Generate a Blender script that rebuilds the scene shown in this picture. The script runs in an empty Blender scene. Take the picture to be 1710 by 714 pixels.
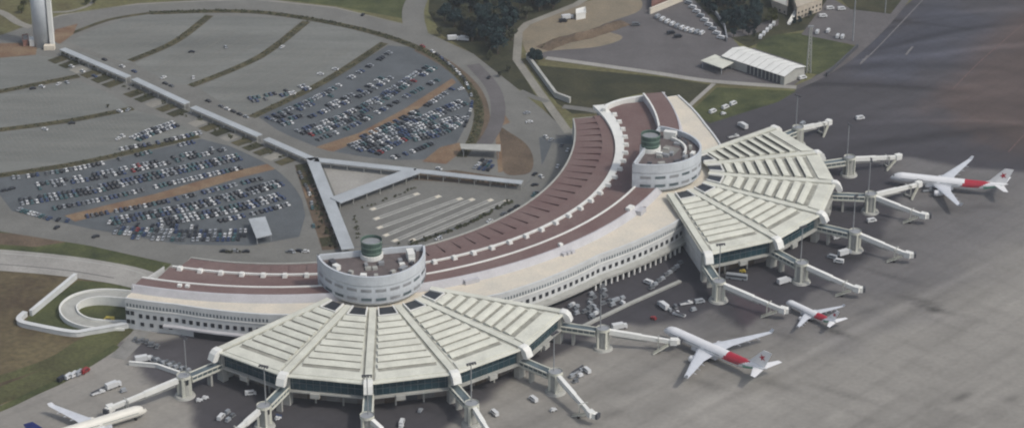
import bpy, math, random
import numpy as np
from mathutils import Vector, geometry
random.seed(7)
S = bpy.context.scene
COL = S.collection
R = math.radians
PI = math.pi
# ------------------------------------------------------------------ camera (solved from the photo)
F = 3918.0; PITCH = R(25.674); HC = 569.4
def at(px, py, z=0.0):
    """world point at height z seen at photo pixel (px,py)"""
    x = (px-855)/F; y = -(py-357)/F
    dy = math.cos(PITCH)+y*math.sin(PITCH); dz = -math.sin(PITCH)+y*math.cos(PITCH)
    t = (z-HC)/dz
    return Vector((x*t, dy*t, z))
cam = bpy.data.cameras.new('camera'); co = bpy.data.objects.new('camera', cam); COL.objects.link(co)
co.location = (0, 0, HC); co.rotation_euler = (R(90)-PITCH, 0, 0)
cam.sensor_width = 36; cam.lens = F/1710*36; cam.clip_start = 5; cam.clip_end = 20000
S.camera = co
S.cycles.filter_width = 2.1
S.view_settings.view_transform = 'Standard'; S.view_settings.look = 'None'
S.view_settings.exposure = 0.02; S.view_settings.gamma = 1
# ------------------------------------------------------------------ light
EL = R(50); AZ = math.atan2(0.88, -0.47)          # towards the sun: right of and a little behind the camera
sd = Vector((math.sin(AZ)*math.cos(EL), math.cos(AZ)*math.cos(EL), math.sin(EL)))
W = bpy.data.worlds.new('World'); S.world = W; W.use_nodes = True
nt = W.node_tree; bg = nt.nodes['Background']
sky = nt.nodes.new('ShaderNodeTexSky'); sky.sky_type = 'NISHITA'; sky.sun_disc = False
sky.sun_elevation = EL; sky.sun_rotation = AZ; sky.dust_density = 3.0; sky.altitude = 100
hs = nt.nodes.new('ShaderNodeHueSaturation'); hs.inputs['Saturation'].default_value = .62
nt.links.new(sky.outputs[0], hs.inputs['Color']); nt.links.new(hs.outputs[0], bg.inputs[0]); bg.inputs[1].default_value = 0.145
sl = bpy.data.lights.new('sun', 'SUN'); sl.energy = 1.8; sl.angle = R(5.0); sl.color = (1, .95, .87)
so = bpy.data.objects.new('sun', sl); COL.objects.link(so)
so.rotation_euler = (-sd).to_track_quat('-Z', 'Y').to_euler(); so.location = (300, 900, 600)
# ------------------------------------------------------------------ materials
MATS = {}
def mat(name, c, rough=.85, var=.18, scale=.08, c2=None, fine=.0, metal=0., stretch=None, spec=.3, attr=None):
    """matte procedural surface: base colour broken up by two noises"""
    m = bpy.data.materials.new(name); m.use_nodes = True; n = m.node_tree; L = n.links
    b = n.nodes['Principled BSDF']; b.inputs['Roughness'].default_value = rough
    b.inputs['Metallic'].default_value = metal; b.inputs['Specular IOR Level'].default_value = spec
    tc = n.nodes.new('ShaderNodeTexCoord'); mp = n.nodes.new('ShaderNodeMapping')
    L.new(tc.outputs['Object'], mp.inputs[0])
    if stretch:
        mp.inputs['Rotation'].default_value = (0, 0, stretch[0]); mp.inputs['Scale'].default_value = (stretch[1], stretch[2], 1)
    n1 = n.nodes.new('ShaderNodeTexNoise'); n1.inputs['Scale'].default_value = scale; n1.inputs['Detail'].default_value = 6; n1.inputs['Roughness'].default_value = .65
    L.new(mp.outputs[0], n1.inputs[0])
    r = n.nodes.new('ShaderNodeValToRGB'); L.new(n1.outputs[0], r.inputs[0])
    c2 = c2 or c
    r.color_ramp.elements[0].position = .32; r.color_ramp.elements[1].position = .68
    r.color_ramp.elements[0].color = tuple(v*(1-var) for v in c)+(1,)
    r.color_ramp.elements[1].color = tuple(min(1, v*(1+var)) for v in c2)+(1,)
    out = r.outputs[0]
    if attr:
        a = n.nodes.new('ShaderNodeAttribute'); a.attribute_name = attr
        x = n.nodes.new('ShaderNodeMixRGB'); x.blend_type = 'MULTIPLY'; x.inputs[0].default_value = 1
        L.new(a.outputs['Color'], x.inputs[1]); L.new(out, x.inputs[2]); out = x.outputs[0]
    if fine:
        n2 = n.nodes.new('ShaderNodeTexNoise'); n2.inputs['Scale'].default_value = scale*14; n2.inputs['Detail'].default_value = 4
        L.new(tc.outputs['Object'], n2.inputs[0])
        mr = n.nodes.new('ShaderNodeMapRange'); mr.inputs['From Min'].default_value = .3; mr.inputs['From Max'].default_value = .7
        mr.inputs['To Min'].default_value = 1-fine; mr.inputs['To Max'].default_value = 1+fine
        L.new(n2.outputs[0], mr.inputs[0])
        x = n.nodes.new('ShaderNodeMixRGB'); x.blend_type = 'MULTIPLY'; x.inputs[0].default_value = 1
        L.new(out, x.inputs[1]); L.new(mr.outputs[0], x.inputs[2]); out = x.outputs[0]
    L.new(out, b.inputs['Base Color'])
    MATS[name] = m; return m
mat('apron', (1, 1, 1), .9, .07, .03, fine=.07, attr='tone', stretch=(R(52), .35, 1.6))
mat('field', (.098, .068, .044), 1, .42, .022, c2=(.102, .084, .044), fine=.25)
mat('field_far', (.15, .125, .062), 1, .42, .025, c2=(.105, .105, .045), fine=.25)
mat('field_olive', (.086, .080, .036), 1, .4, .04, c2=(.070, .074, .030), fine=.25)
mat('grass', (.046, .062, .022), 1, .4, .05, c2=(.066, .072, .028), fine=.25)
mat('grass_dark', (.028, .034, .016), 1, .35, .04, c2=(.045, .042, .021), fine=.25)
mat('asphalt_lot', (.148, .154, .142), .95, .14, .03, c2=(.172, .175, .160), fine=.08, stretch=(R(58), .25, 2))
mat('asphalt_lot_used', (.092, .102, .108), .95, .18, .05, fine=.10)
mat('asphalt_road', (.160, .158, .144), .95, .14, .04, fine=.08)
mat('asphalt_mid', (.112, .105, .104), .95, .18, .04, fine=.1)
mat('asphalt_dark', (.062, .058, .064), .95, .2, .04, fine=.1)
mat('road_concrete', (.30, .29, .265), .95, .16, .05, fine=.1)
mat('path', (.235, .225, .195), .95, .2, .06, fine=.12)
mat('soil_orange', (.205, .118, .072), 1, .3, .08, c2=(.175, .128, .080), fine=.25)
mat('soil_brown', (.115, .085, .058), 1, .35, .06, fine=.25)
mat('soil_pale', (.23, .20, .145), 1, .25, .05, c2=(.20, .165, .115), fine=.15)
mat('verge', (.050, .050, .026), 1, .4, .1, c2=(.075, .065, .034), fine=.25)
mat('leaf', (.058, .062, .034), .9, .45, .5)
mat('leaf_dark', (.018, .036, .036), .9, .5, .4)
mat('leaf_olive', (.080, .085, .030), .9, .45, .5)
mat('bark', (.09, .07, .05), 1, .3, 1)
mat('white', (.70, .70, .66), .7, .08, .12, fine=.05)
mat('cream', (.58, .58, .50), .65, .13, .10, fine=.07)
mat('plaster', (.60, .565, .485), .85, .12, .06, c2=(.59, .53, .43), fine=.07)
mat('lavender', (.46, .455, .47), .8, .1, .1, fine=.06)
mat('facade', (.56, .57, .56), .8, .10, .12, fine=.05)
mat('drumwall', (.50, .53, .555), .75, .09, .15, fine=.05)
mat('red_roof', (.172, .106, .098), .9, .16, .05, c2=(.155, .110, .100), fine=.10)
mat('red_shade', (.148, .080, .080), .9, .2, .1, fine=.12)  # darker copy of the roof red, paints shade on the fold drops
mat('deck', (.120, .100, .096), .9, .25, .2, fine=.15)
mat('concrete', (.36, .36, .33), .9, .15, .15, fine=.08)
mat('concrete_grey', (.22, .215, .20), .95, .2, .15, fine=.1)
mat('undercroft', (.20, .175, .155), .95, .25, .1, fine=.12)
mat('glass_teal', (.016, .045, .058), .25, .3, .15, spec=.5)
mat('glass_dark', (.022, .025, .030), .3, .3, .3, spec=.5)
mat('glass_grey', (.10, .13, .14), .3, .35, .12, spec=.5)
mat('slot', (.085, .082, .066), .6, .3, .2)
mat('gutter_and_shade', (.30, .295, .25), .9, .25, .2)
mat('metal_grey', (.30, .31, .32), .5, .15, .3, metal=.2)
mat('metal_dark', (.07, .072, .08), .6, .2, .4)
mat('canopy', (.36, .385, .40), .7, .12, .08, fine=.06)
mat('green_glass', (.062, .105, .084), .4, .25, .25)
mat('green_pale', (.17, .24, .20), .5, .15, .25)
mat('plane_white', (.74, .74, .74), .35, .03, .2, spec=.5)
mat('plane_wing', (.55, .57, .60), .4, .08, .2, spec=.5)
mat('plane_red', (.40, .022, .040), .4, .12, .2, spec=.5)
mat('plane_cream', (.68, .66, .59), .4, .05, .2)
mat('plane_blue', (.012, .022, .12), .4, .1, .2)
mat('plane_green', (.16, .36, .27), .4, .1, .2)
mat('tyre', (.02, .02, .02), .9, .2, 1)
mat('p_white', (.58, .59, .59), .45, .05, .5); mat('p_silver', (.29, .31, .33), .4, .06, .5)
mat('p_grey', (.12, .13, .14), .4, .08, .5); mat('p_black', (.022, .024, .030), .35, .1, .5)
mat('p_blue', (.040, .065, .14), .4, .1, .5); mat('p_red', (.24, .03, .03), .4, .1, .5)
mat('p_teal', (.055, .12, .13), .4, .1, .5); mat('p_yellow', (.46, .36, .06), .5, .1, .5)
mat('p_orange', (.42, .12, .04), .5, .1, .5)
mat('line_pale', (.16, .155, .155), .9, .3, .3)
mat('line_red', (.125, .085, .078), .9, .3, .3)
mat('beige', (.42, .37, .30), .9, .18, .2, fine=.08)
mat('roof_tile', (.19, .10, .08), .9, .2, .3)
# ------------------------------------------------------------------ mesh builder
class MB:
    def __init__(s): s.v = []; s.f = []; s.m = []
    def add(s, vs, fs, mi=0):
        o = len(s.v); s.v += [tuple(v) for v in vs]
        for f in fs: s.f.append(tuple(i+o for i in f)); s.m.append(mi)
    def quad(s, a, b, c, d, mi=0): s.add([a, b, c, d], [(0, 1, 2, 3)], mi)
    def box(s, c, size, rz=0., mi=0, taper=1.):
        cx, cy, cz = c; hx, hy, hz = size[0]/2, size[1]/2, size[2]/2; cs, sn = math.cos(rz), math.sin(rz)
        vs = []
        for z, t in ((-hz, 1), (hz, taper)):
            for x, y in ((-hx, -hy), (hx, -hy), (hx, hy), (-hx, hy)):
                x *= t; y *= t; vs.append((cx+x*cs-y*sn, cy+x*sn+y*cs, cz+z))
        s.add(vs, [(3, 2, 1, 0), (4, 5, 6, 7), (0, 1, 5, 4), (1, 2, 6, 5), (2, 3, 7, 6), (3, 0, 4, 7)], mi)
    def beam(s, p, q, w, h, mi=0, w2=None, h2=None):
        """box section from p to q (axis), width w sideways, height h"""
        p = Vector(p); q = Vector(q); d = (q-p).normalized(); a = d.cross(Vector((0, 0, 1)))
        if a.length < 1e-4: a = Vector((1, 0, 0))
        a.normalize(); u = a.cross(d)
        w2 = w2 or w; h2 = h2 or h; vs = []
        for c, ww, hh in ((p, w, h), (q, w2, h2)):
            for i, j in ((-1, -1), (1, -1), (1, 1), (-1, 1)): vs.append(c+a*ww/2*i+u*hh/2*j)
        s.add(vs, [(0, 1, 2, 3), (7, 6, 5, 4), (1, 0, 4, 5), (2, 1, 5, 6), (3, 2, 6, 7), (0, 3, 7, 4)], mi)
    def tube(s, p, q, r0, r1=None, n=10, mi=0, caps=True):
        p = Vector(p); q = Vector(q); r1 = r0 if r1 is None else r1
        d = (q-p).normalized(); a = d.cross(Vector((0, 0, 1)))
        if a.length < 1e-4: a = Vector((1, 0, 0))
        a.normalize(); u = d.cross(a)
        vs = []
        for c, r in ((p, r0), (q, r1)):
            for i in range(n):
                t = 2*PI*i/n; vs.append(c+a*math.cos(t)*r+u*math.sin(t)*r)
        fs = [(i, (i+1) % n, n+(i+1) % n, n+i) for i in range(n)]
        if caps: fs += [tuple(range(n-1, -1, -1)), tuple(range(n, 2*n))]
        s.add(vs, fs, mi)
    def poly(s, pts, z=None, mi=0):
        P = [Vector((p[0], p[1], p[2] if (z is None and len(p) > 2) else (z or 0))) for p in pts]
        for t in geometry.tessellate_polygon([P]):
            a, b, c = (P[i] for i in t)
            if (b-a).cross(c-a).z < 0: b, c = c, b
            s.add([a, b, c], [(0, 1, 2)], mi)
    def prism(s, pts, z0, z1, mi=0, mtop=None):
        n = len(pts)
        ar = sum(pts[i][0]*pts[(i+1) % n][1]-pts[(i+1) % n][0]*pts[i][1] for i in range(n))
        if ar < 0: pts = pts[::-1]
        s.poly(pts, z1, mi if mtop is None else mtop)
        for i in range(n):
            a = pts[i]; b = pts[(i+1) % n]
            s.quad((a[0], a[1], z0), (b[0], b[1], z0), (b[0], b[1], z1), (a[0], a[1], z1), mi)
    def wall(s, pts, th, z0, z1, mi=0):
        """free-standing wall of thickness th along a polyline"""
        L_, R_ = offset(pts, th/2), offset(pts, -th/2)
        n = len(pts)
        for i in range(n-1):
            a, b, c, d = L_[i], L_[i+1], R_[i+1], R_[i]
            s.quad((d[0], d[1], z1), (c[0], c[1], z1), (b[0], b[1], z1), (a[0], a[1], z1), mi)
            s.quad((a[0], a[1], z1), (b[0], b[1], z1), (b[0], b[1], z0), (a[0], a[1], z0), mi)
            s.quad((d[0], d[1], z0), (c[0], c[1], z0), (c[0], c[1], z1), (d[0], d[1], z1), mi)
        for i in (0, n-1):
            a, d = L_[i], R_[i]; s.quad((a[0], a[1], z0), (d[0], d[1], z0), (d[0], d[1], z1), (a[0], a[1], z1), mi)
    def mesh(s, name, mats, o=(0, 0, 0), smooth=False):
        me = bpy.data.meshes.new(name)
        me.from_pydata([(v[0]-o[0], v[1]-o[1], v[2]-o[2]) for v in s.v], [], s.f)
        for m in (mats if isinstance(mats, (list, tuple)) else [mats]): me.materials.append(MATS[m])
        me.polygons.foreach_set('material_index', s.m)
        if smooth: me.polygons.foreach_set('use_smooth', [True]*len(s.f))
        me.update(); return me
    def build(s, name, mats, parent=None, smooth=False, local=False):
        """link as one mesh object; vertices are in world space unless local"""
        o = (0, 0, 0) if (parent is None or local) else worldloc(parent)
        ob = bpy.data.objects.new(name, s.mesh(name, mats, o, smooth)); COL.objects.link(ob)
        if parent: ob.parent = parent
        return ob
def worldloc(o):
    l = Vector((0, 0, 0))
    while o: l += o.location; o = o.parent
    return l
def offset(pts, d):
    out = []
    for i, p in enumerate(pts):
        a = pts[max(0, i-1)]; b = pts[min(len(pts)-1, i+1)]
        dx, dy = b[0]-a[0], b[1]-a[1]; l = math.hypot(dx, dy) or 1
        out.append((p[0]-dy/l*d, p[1]+dx/l*d))
    return out
def tag(o, label, cat, group=None, kind=None):
    o['label'] = label; o['category'] = cat
    if group: o['group'] = group
    if kind: o['kind'] = kind
    return o
def thing(name, label, cat, loc=(0, 0, 0), rz=0., group=None):
    o = bpy.data.objects.new(name, None); COL.objects.link(o); o.location = loc; o.rotation_euler = (0, 0, rz)
    o.empty_display_size = 1
    return tag(o, label, cat, group)
def dup(o, loc, rz, label, group=None, scale=None):
    r = o.copy(); COL.objects.link(r); r.location = loc; r.rotation_euler = (0, 0, rz); r['label'] = label
    if group: r['group'] = group
    elif 'group' in r: del r['group']
    if scale: r.scale = (scale,)*3
    for ch in o.children:
        c = ch.copy(); COL.objects.link(c); c.parent = r
        for g in ch.children:
            d = g.copy(); COL.objects.link(d); d.parent = c
    return r
def smooth(P, n=6, closed=False):
    """Catmull-Rom through the points"""
    P = [Vector(p) for p in P]; out = []; N = len(P)
    for i in range(N if closed else N-1):
        if closed: a, b, c, d = P[i-1], P[i], P[(i+1) % N], P[(i+2) % N]
        else: a, b, c, d = P[max(0, i-1)], P[i], P[i+1], P[min(N-1, i+2)]
        for k in range(n):
            t = k/n
            out.append(.5*((2*b)+(c-a)*t+(2*a-5*b+4*c-d)*t*t+(3*b-a-3*c+d)*t**3))
    if not closed: out.append(P[-1])
    return out
def px(P, z=0.): return [at(p[0], p[1], z) for p in P]
GZ = [0.]
def ground(name, pts, m, z, curve=False, raw=False):
    GZ[0] += .0006; z += GZ[0]
    P = pts if raw else px(pts)
    if curve: P = smooth(P, 6, True)
    b = MB(); b.poly(P, z); o = b.build(name, m); o['kind'] = 'structure'; return o
def road(name, pts, w, m, z, curve=True, raw=False, w2=None):
    GZ[0] += .0006; z += GZ[0]
    P = pts if raw else px(pts)
    if curve: P = smooth(P, 6)
    b = MB(); n = len(P); w2 = w2 or w
    A = offset(P, 1); B = offset(P, -1)
    for i in range(n-1):
        def sd_(k, Q): ww = (w+(w2-w)*k/(n-1))/2; return (P[k].x+(Q[k][0]-P[k].x)*ww, P[k].y+(Q[k][1]-P[k].y)*ww, z)
        b.quad(sd_(i, A), sd_(i, B), sd_(i+1, B), sd_(i+1, A))
    o = b.build(name, m); o['kind'] = 'structure'; return o
# ------------------------------------------------------------------ ground
b = MB(); b.quad((-1500, -300, -.4), (1500, -300, -.4), (1500, 3500, -.4), (-1500, 3500, -.4))
b.build('ground', 'field_far')['kind'] = 'structure'
def sdist(P, X, Y):
    """signed distance (positive inside) of grid points to polygon P"""
    d = np.full(X.shape, 1e9); ins = np.zeros(X.shape, bool); n = len(P)
    for i in range(n):
        x1, y1 = P[i][0], P[i][1]; x2, y2 = P[(i+1) % n][0], P[(i+1) % n][1]
        dx, dy = x2-x1, y2-y1; t = np.clip(((X-x1)*dx+(Y-y1)*dy)/(dx*dx+dy*dy+1e-9), 0, 1)
        d = np.minimum(d, np.hypot(X-x1-t*dx, Y-y1-t*dy))
        c = ((y1 > Y) != (y2 > Y)) & (X < (x2-x1)*(Y-y1)/(y2-y1+1e-12)+x1); ins ^= c
    return np.where(ins, d, -d)
def ss(d, f): t = np.clip(d/f+.5, 0, 1); return t*t*(3-2*t)
xs = np.arange(-330, 470, 2.5); ys = np.arange(880, 1660, 2.5)
X, Y = np.meshgrid(xs, ys)
rng = np.random.default_rng(3)
def vnoise(s):
    gx = rng.random((int(800/s)+4, int(800/s)+4)); u = (X+330)/s; v = (Y-880)/s
    i = u.astype(int); j = v.astype(int); fu = u-i; fv = v-j; fu = fu*fu*(3-2*fu); fv = fv*fv*(3-2*fv)
    g = lambda a, c: gx[c % gx.shape[0], a % gx.shape[1]]
    return (g(i, j)*(1-fu)+g(i+1, j)*fu)*(1-fv)+(g(i, j+1)*(1-fu)+g(i+1, j+1)*fu)*fv
N1 = vnoise(70)-.5; N2 = vnoise(25)-.5; N3 = vnoise(9)-.5
con = np.array([.262, .248, .222]); dark = np.array([.046, .043, .050]); mid = np.array([.145, .138, .138])
T = np.broadcast_to(con, X.shape+(3,)).copy()
def blend(P, col, f, k=1., nz=10, raw=False):
    global T
    d = sdist(P if raw else px(P), X, Y)+nz*(N2+.6*N3)
    w = (ss(d, f)*k)[..., None]; T = T*(1-w)+np.array(col)*w
# concrete slowly darkens (rubber, fuel) towards the stands
blend([(1000, 560), (1240, 600), (1330, 590), (1480, 520), (1760, 400), (1760, 200), (1300, 200), (900, 500)], (.185, .176, .166), 80, 1, 30)
blend([(1180, 540), (1400, 560), (1560, 470), (1760, 330), (1760, 230), (1300, 200), (1000, 480)], (.140,.134,.132), 45, .9, 20)
blend([(195, 570), (250, 620), (330, 690), (345, 760), (700, 770), (820, 650), (905, 600), (985, 562), (1050, 545), (1105, 545), (1188, 520),
       (1242, 562), (1290, 512), (1340, 497), (1420, 452), (1478, 400), (1500, 345), (1490, 300), (1468, 262), (1520, 262), (1600, 276), (1780, 296),
       (1780, -60), (1380, -60), (1300, 120), (1100, 150), (900, 350), (500, 540)], dark, 7, .93, 7)
blend([(1560, 180), (1640, 70), (1720, 15), (1800, 20), (1800, 260), (1690, 255), (1600, 215)], (.085, .062, .054), 40, .85, 25)
blend([(1420, 130), (1470, 60), (1530, 10), (1650, 20), (1590, 110), (1500, 130)], (.052, .055, .070), 40, .8, 25)
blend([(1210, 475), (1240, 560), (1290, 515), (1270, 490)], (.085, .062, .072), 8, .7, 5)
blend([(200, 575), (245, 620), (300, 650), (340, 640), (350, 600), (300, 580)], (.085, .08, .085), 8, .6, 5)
T *= (1+.11*N1+.10*N2+.08*N3)[..., None]
# oil and tyre stains of the stands
for (sx, sy, rx, ry, k, rot) in [(1690, 665, 5, 2.5, .35, .6), (1607, 662, 7, 2.5, .55, .7), (1560, 515, 14, 2.2, .5, -.55), (1530, 500, 12, 2, .45, -.5), (1400, 555, 9, 2, .55, -.6), (1560, 518, 4, 2.5, .6, 0),
        (1420, 430, 9, 4, .5, 0), (1180, 640, 12, 3, .35, -.6), (1290, 640, 16, 3, .3, -.6), (1485, 460, 16, 2, .4, -.6), (1060, 650, 10, 4, .25, .5), (1400, 655, 20, 2, .3, -.55), (1230, 560, 8, 3, .3, 0), (1020, 690, 8, 4, .3, .3), (1570, 350, 18, 4, .3, -.1), (1640, 345, 14, 3, .3, 0), (1500, 400, 9, 4, .3, .2), (1310, 560, 12, 3, .35, -.6), (1445, 520, 10, 2, .3, .6)]:
    p = at(sx, sy); dx = X-p.x; dy = Y-p.y
    u = dx*math.cos(rot)+dy*math.sin(rot); v = -dx*math.sin(rot)+dy*math.cos(rot)
    T *= (1-k*np.exp(-(u/rx)**2-(v/ry)**2))[..., None]
# long taxi streaks across the concrete (rubber left by tyres), running up to the right
for k_ in range(44):
    px_, py_ = 1000+rng.random()*720, 400+rng.random()*330
    p = at(px_, py_); q = at(px_+370, py_-180); a = math.atan2(q.y-p.y, q.x-p.x)
    u = (X-p.x)*math.cos(a)+(Y-p.y)*math.sin(a); v = -(X-p.x)*math.sin(a)+(Y-p.y)*math.cos(a)
    T *= (1+(.22*rng.random()-.12)*np.exp(-(v/(1.5+3.5*rng.random()))**2)*ss(110-np.abs(u), 80))[..., None]
for k_ in range(40):
    px_, py_ = 1380+rng.random()*350, rng.random()*250
    p = at(px_, py_); q = at(px_+200, py_-15+60*(rng.random()-.5)); a = math.atan2(q.y-p.y, q.x-p.x)
    u = (X-p.x)*math.cos(a)+(Y-p.y)*math.sin(a); v = -(X-p.x)*math.sin(a)+(Y-p.y)*math.cos(a)+.002*u*u
    T *= (1+(.9*rng.random()-.42)*np.exp(-(v/(2+5*rng.random()))**2)*ss(60-np.abs(u), 60))[..., None]
# slab joints
ja = R(47)
for ax, step in ((0, 15.), (PI/2, 15.)):
    u = X*math.cos(ja+ax)+Y*math.sin(ja+ax); w = np.abs((u/step) % 1-.5)
    T *= (1-.075*(w < .09))[..., None]
for k_ in range(60):
    p = at(900+rng.random()*830, 380+rng.random()*350); u = (X-p.x)*math.cos(ja)+(Y-p.y)*math.sin(ja); v = -(X-p.x)*math.sin(ja)+(Y-p.y)*math.cos(ja)
    T *= (1+(.20*rng.random()-.11)*((np.abs(u) < 7.5*(1+int(3*rng.random()))) & (np.abs(v) < 7.5)))[..., None]
T = np.clip(T, .02, .6)
ny, nx = X.shape
me = bpy.data.meshes.new('apron')
vs = np.stack([X, Y, np.zeros_like(X)], -1).reshape(-1, 3)
idx = np.arange(nx*ny).reshape(ny, nx)
fs = np.stack([idx[:-1, :-1], idx[:-1, 1:], idx[1:, 1:], idx[1:, :-1]], -1).reshape(-1, 4)
me.from_pydata(vs.tolist(), [], fs.tolist())
ca = me.color_attributes.new('tone', 'FLOAT_COLOR', 'POINT')
ca.data.foreach_set('color', np.concatenate([T.reshape(-1, 3), np.ones((nx*ny, 1))], 1).astype(np.float32).ravel())
me.materials.append(MATS['apron']); ap = bpy.data.objects.new('apron', me); COL.objects.link(ap); ap['kind'] = 'structure'
Z1, Z2, Z3, Z4, Z5, Z6 = .02, .04, .06, .08, .10, .12
# fields
ground('field', [(-400, 420), (0, 440), (130, 452), (245, 470), (212, 520), (214, 556), (196, 576), (142, 610), (60, 655), (-40, 690), (-400, 800)], 'field', Z1)
ground('lawn', [(130, 468), (240, 476), (214, 500), (214, 548), (118, 560), (40, 542), (46, 530)], 'grass', Z2)
ground('lawn', [(-60, 384), (0, 386), (80, 398), (150, 410), (215, 424), (290, 438), (270, 455), (240, 466), (200, 449), (120, 436), (0, 424), (-60, 420)], 'grass', Z2)
road('field_edge', [(-60, 680), (20, 652), (90, 622), (150, 588), (205, 545)], 15, 'field_olive', Z2)
road('field_edge', [(-60, 648), (20, 626), (90, 600), (140, 570), (205, 540)], 7, 'field_olive', Z2)
road('field_edge', [(-60, 700), (0, 682), (60, 654), (100, 636), (142, 611), (196, 577)], 5, 'grass', Z2)
ground('soil', [(-40, 386), (30, 390), (110, 404), (60, 412), (-40, 405)], 'soil_brown', Z3)
ground('field_top', [(-700, 70), (0, 62), (100, 25), (230, 6), (420, -4), (560, 12), (690, 44), (790, 90), (850, 137), (905, 182), (945, 218), (1010, 195), (1080, 160), (1200, 200), (1330, 150), (1430, 75), (1530, -5), (1600, -80), (-700, -160)], 'field_far', Z1)
ground('lawn_top', [(300, 0), (420, -6), (560, 10), (675, 32), (700, -40), (500, -60)], 'grass', Z2)
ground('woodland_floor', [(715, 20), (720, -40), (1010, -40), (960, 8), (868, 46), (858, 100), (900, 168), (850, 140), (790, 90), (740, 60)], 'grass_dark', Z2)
ground('lawn_middle', [(885, 108), (1100, 128), (1190, 142), (1150, 182), (1110, 160), (1075, 155), (1035, 164), (1000, 190), (955, 190), (930, 172)], 'grass_dark', Z2)
ground('lawn_right', [(1197, 146), (1330, 152), (1300, 170), (1185, 206), (1154, 186)], 'grass', Z2)
ground('lawn_gate', [(905, 172), (918, 178), (945, 218), (935, 222)], 'grass_dark', Z2)
ground('yard', [(880, 92), (905, 62), (1000, 20), (1060, -5), (1160, -10), (1235, 78), (1200, 100), (1260, 80), (1345, 108), (1345, 128), (1322, 146), (1190, 136), (1100, 122), (915, 98)], 'asphalt_mid', Z2)
ground('yard_dirt', [(872, 62), (885, 42), (990, 0), (1060, -6), (1068, 18), (1000, 45), (1040, 62), (1000, 78), (920, 85), (884, 92)], 'soil_pale', Z3, True)
ground('lawn_hangar', [(1268, 58), (1345, 55), (1430, 78), (1378, 126), (1346, 122), (1342, 108), (1262, 82)], 'grass', Z3)
ground('car_park_small', [(1338, 58), (1385, -5), (1420, 15), (1492, 22), (1440, 78)], 'asphalt_mid', Z4)
ground('lawn_far', [(1385, -20), (1420, 16), (1490, 24), (1530, -20)], 'grass_dark', Z4)
ground('garden', [(1150, -10), (1215, 60), (1250, 80), (1290, 60), (1345, 50), (1385, 0), (1390, -40), (1150, -40)], 'grass_dark', Z3)
ground('yard_pavement', [(1215, 64), (1255, 58), (1300, 42), (1300, 30), (1235, 50), (1205, 58)], 'asphalt_mid', Z4)
# precinct between loop road and terminal
ground('precinct', [(-500, 75), (0, 66), (100, 27), (230, 8), (420, 0), (560, 14), (690, 44), (790, 90), (850, 137), (905, 182), (945, 218), (985, 240), (1000, 300), (900, 400), (700, 450), (300, 450), (285, 440), (150, 410), (0, 386), (-500, 360)], 'asphalt_road', Z3)
# grey roadway tone of the forecourt
ground('forecourt', [(930, 222), (962, 230), (955, 290), (880, 350), (790, 392), (715, 412), (590, 424), (590, 412), (690, 404), (780, 372), (850, 336), (905, 280), (900, 230)], 'asphalt_lot_used', Z4)
# car parks
LOT_EMPTY = [
 [(105, 76), (150, 52), (232, 24), (335, 22), (345, 28), (290, 68), (218, 104), (180, 108)],
 [(225, 106), (300, 72), (358, 26), (505, 32), (430, 94), (318, 142), (280, 140)],
 [(330, 146), (440, 98), (518, 36), (560, 38), (640, 66), (540, 134), (422, 192), (380, 178)],
 [(-60, 100), (60, 92), (115, 100), (128, 122), (0, 150), (-60, 160)],
 [(-60, 168), (0, 158), (130, 134), (190, 160), (215, 178), (120, 198), (0, 214), (-60, 220)],
 [(-60, 228), (0, 222), (120, 206), (225, 184), (300, 205), (325, 224), (150, 266), (0, 288), (-60, 296)]]
for P in LOT_EMPTY: ground('car_park', P, 'asphalt_lot', Z4)
ground('car_park', [(432, 196), (545, 138), (648, 76), (700, 80), (745, 108), (780, 145), (788, 190), (765, 235), (745, 265), (640, 268), (540, 250), (470, 222)], 'asphalt_lot_used', Z4)
ground('car_park', [(-20, 300), (150, 275), (335, 232), (400, 248), (470, 280), (500, 310), (510, 360), (500, 395), (420, 410), (300, 408), (150, 382), (20, 352)], 'asphalt_lot_used', Z4)
for P in ([(520, 248), (600, 222), (677, 181), (755, 131), (762, 138), (690, 188), (610, 232), (545, 258)],
          [(108, 360), (180, 342), (258, 324), (330, 303), (400, 284), (455, 272), (462, 282), (400, 297), (330, 318), (258, 336), (180, 356), (125, 370)],
          [(705, 270), (735, 246), (768, 238), (772, 252), (745, 274)]):
    ground('soil_strip', P, 'soil_orange', Z5)
ground('soil', [(838, 184), (852, 205), (832, 212)], 'soil_orange', Z5)
ground('soil', [(760, 284), (865, 300), (862, 312), (690, 300), (700, 290)], 'soil_brown', Z4)
ground('dirt_island', [(834, 214), (852, 222), (878, 240), (890, 262), (888, 284), (872, 292), (842, 288), (838, 250)], 'soil_brown', Z5, True)
ground('soil', [(826, 212), (842, 218), (846, 285), (832, 288)], 'soil_orange', Z4)
VERGES = [[(217, 102), (292, 70), (350, 26)], [(318, 144), (432, 96), (512, 36)], [(420, 196), (542, 136), (642, 72)], [(-60, 162), (0, 153), (132, 127)], [(-60, 224), (0, 217), (120, 201), (222, 181)], [(-60, 300), (0, 293), (150, 269), (332, 227)]]
for P in VERGES: road('planted_verge', P, 6.2, 'verge', Z5)
road('planted_verge', [(250, 22), (420, 20), (560, 40), (660, 66), (735, 100), (785, 148), (800, 190), (790, 232), (770, 262)], 6.5, 'verge', Z5)
road('planted_verge', [(110, 60), (180, 34), (250, 22)], 4, 'verge', Z5)
road('verge_soil', [(700, 82), (750, 110), (792, 150), (806, 195), (796, 236)], 9, 'soil_brown', Z4)
road('loop_road', [(-60, 72), (0, 66), (100, 34), (230, 14), (420, 8), (560, 24), (680, 54), (775, 98), (840, 150), (890, 195), (930, 232)], 13, 'asphalt_road', Z4)
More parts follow.
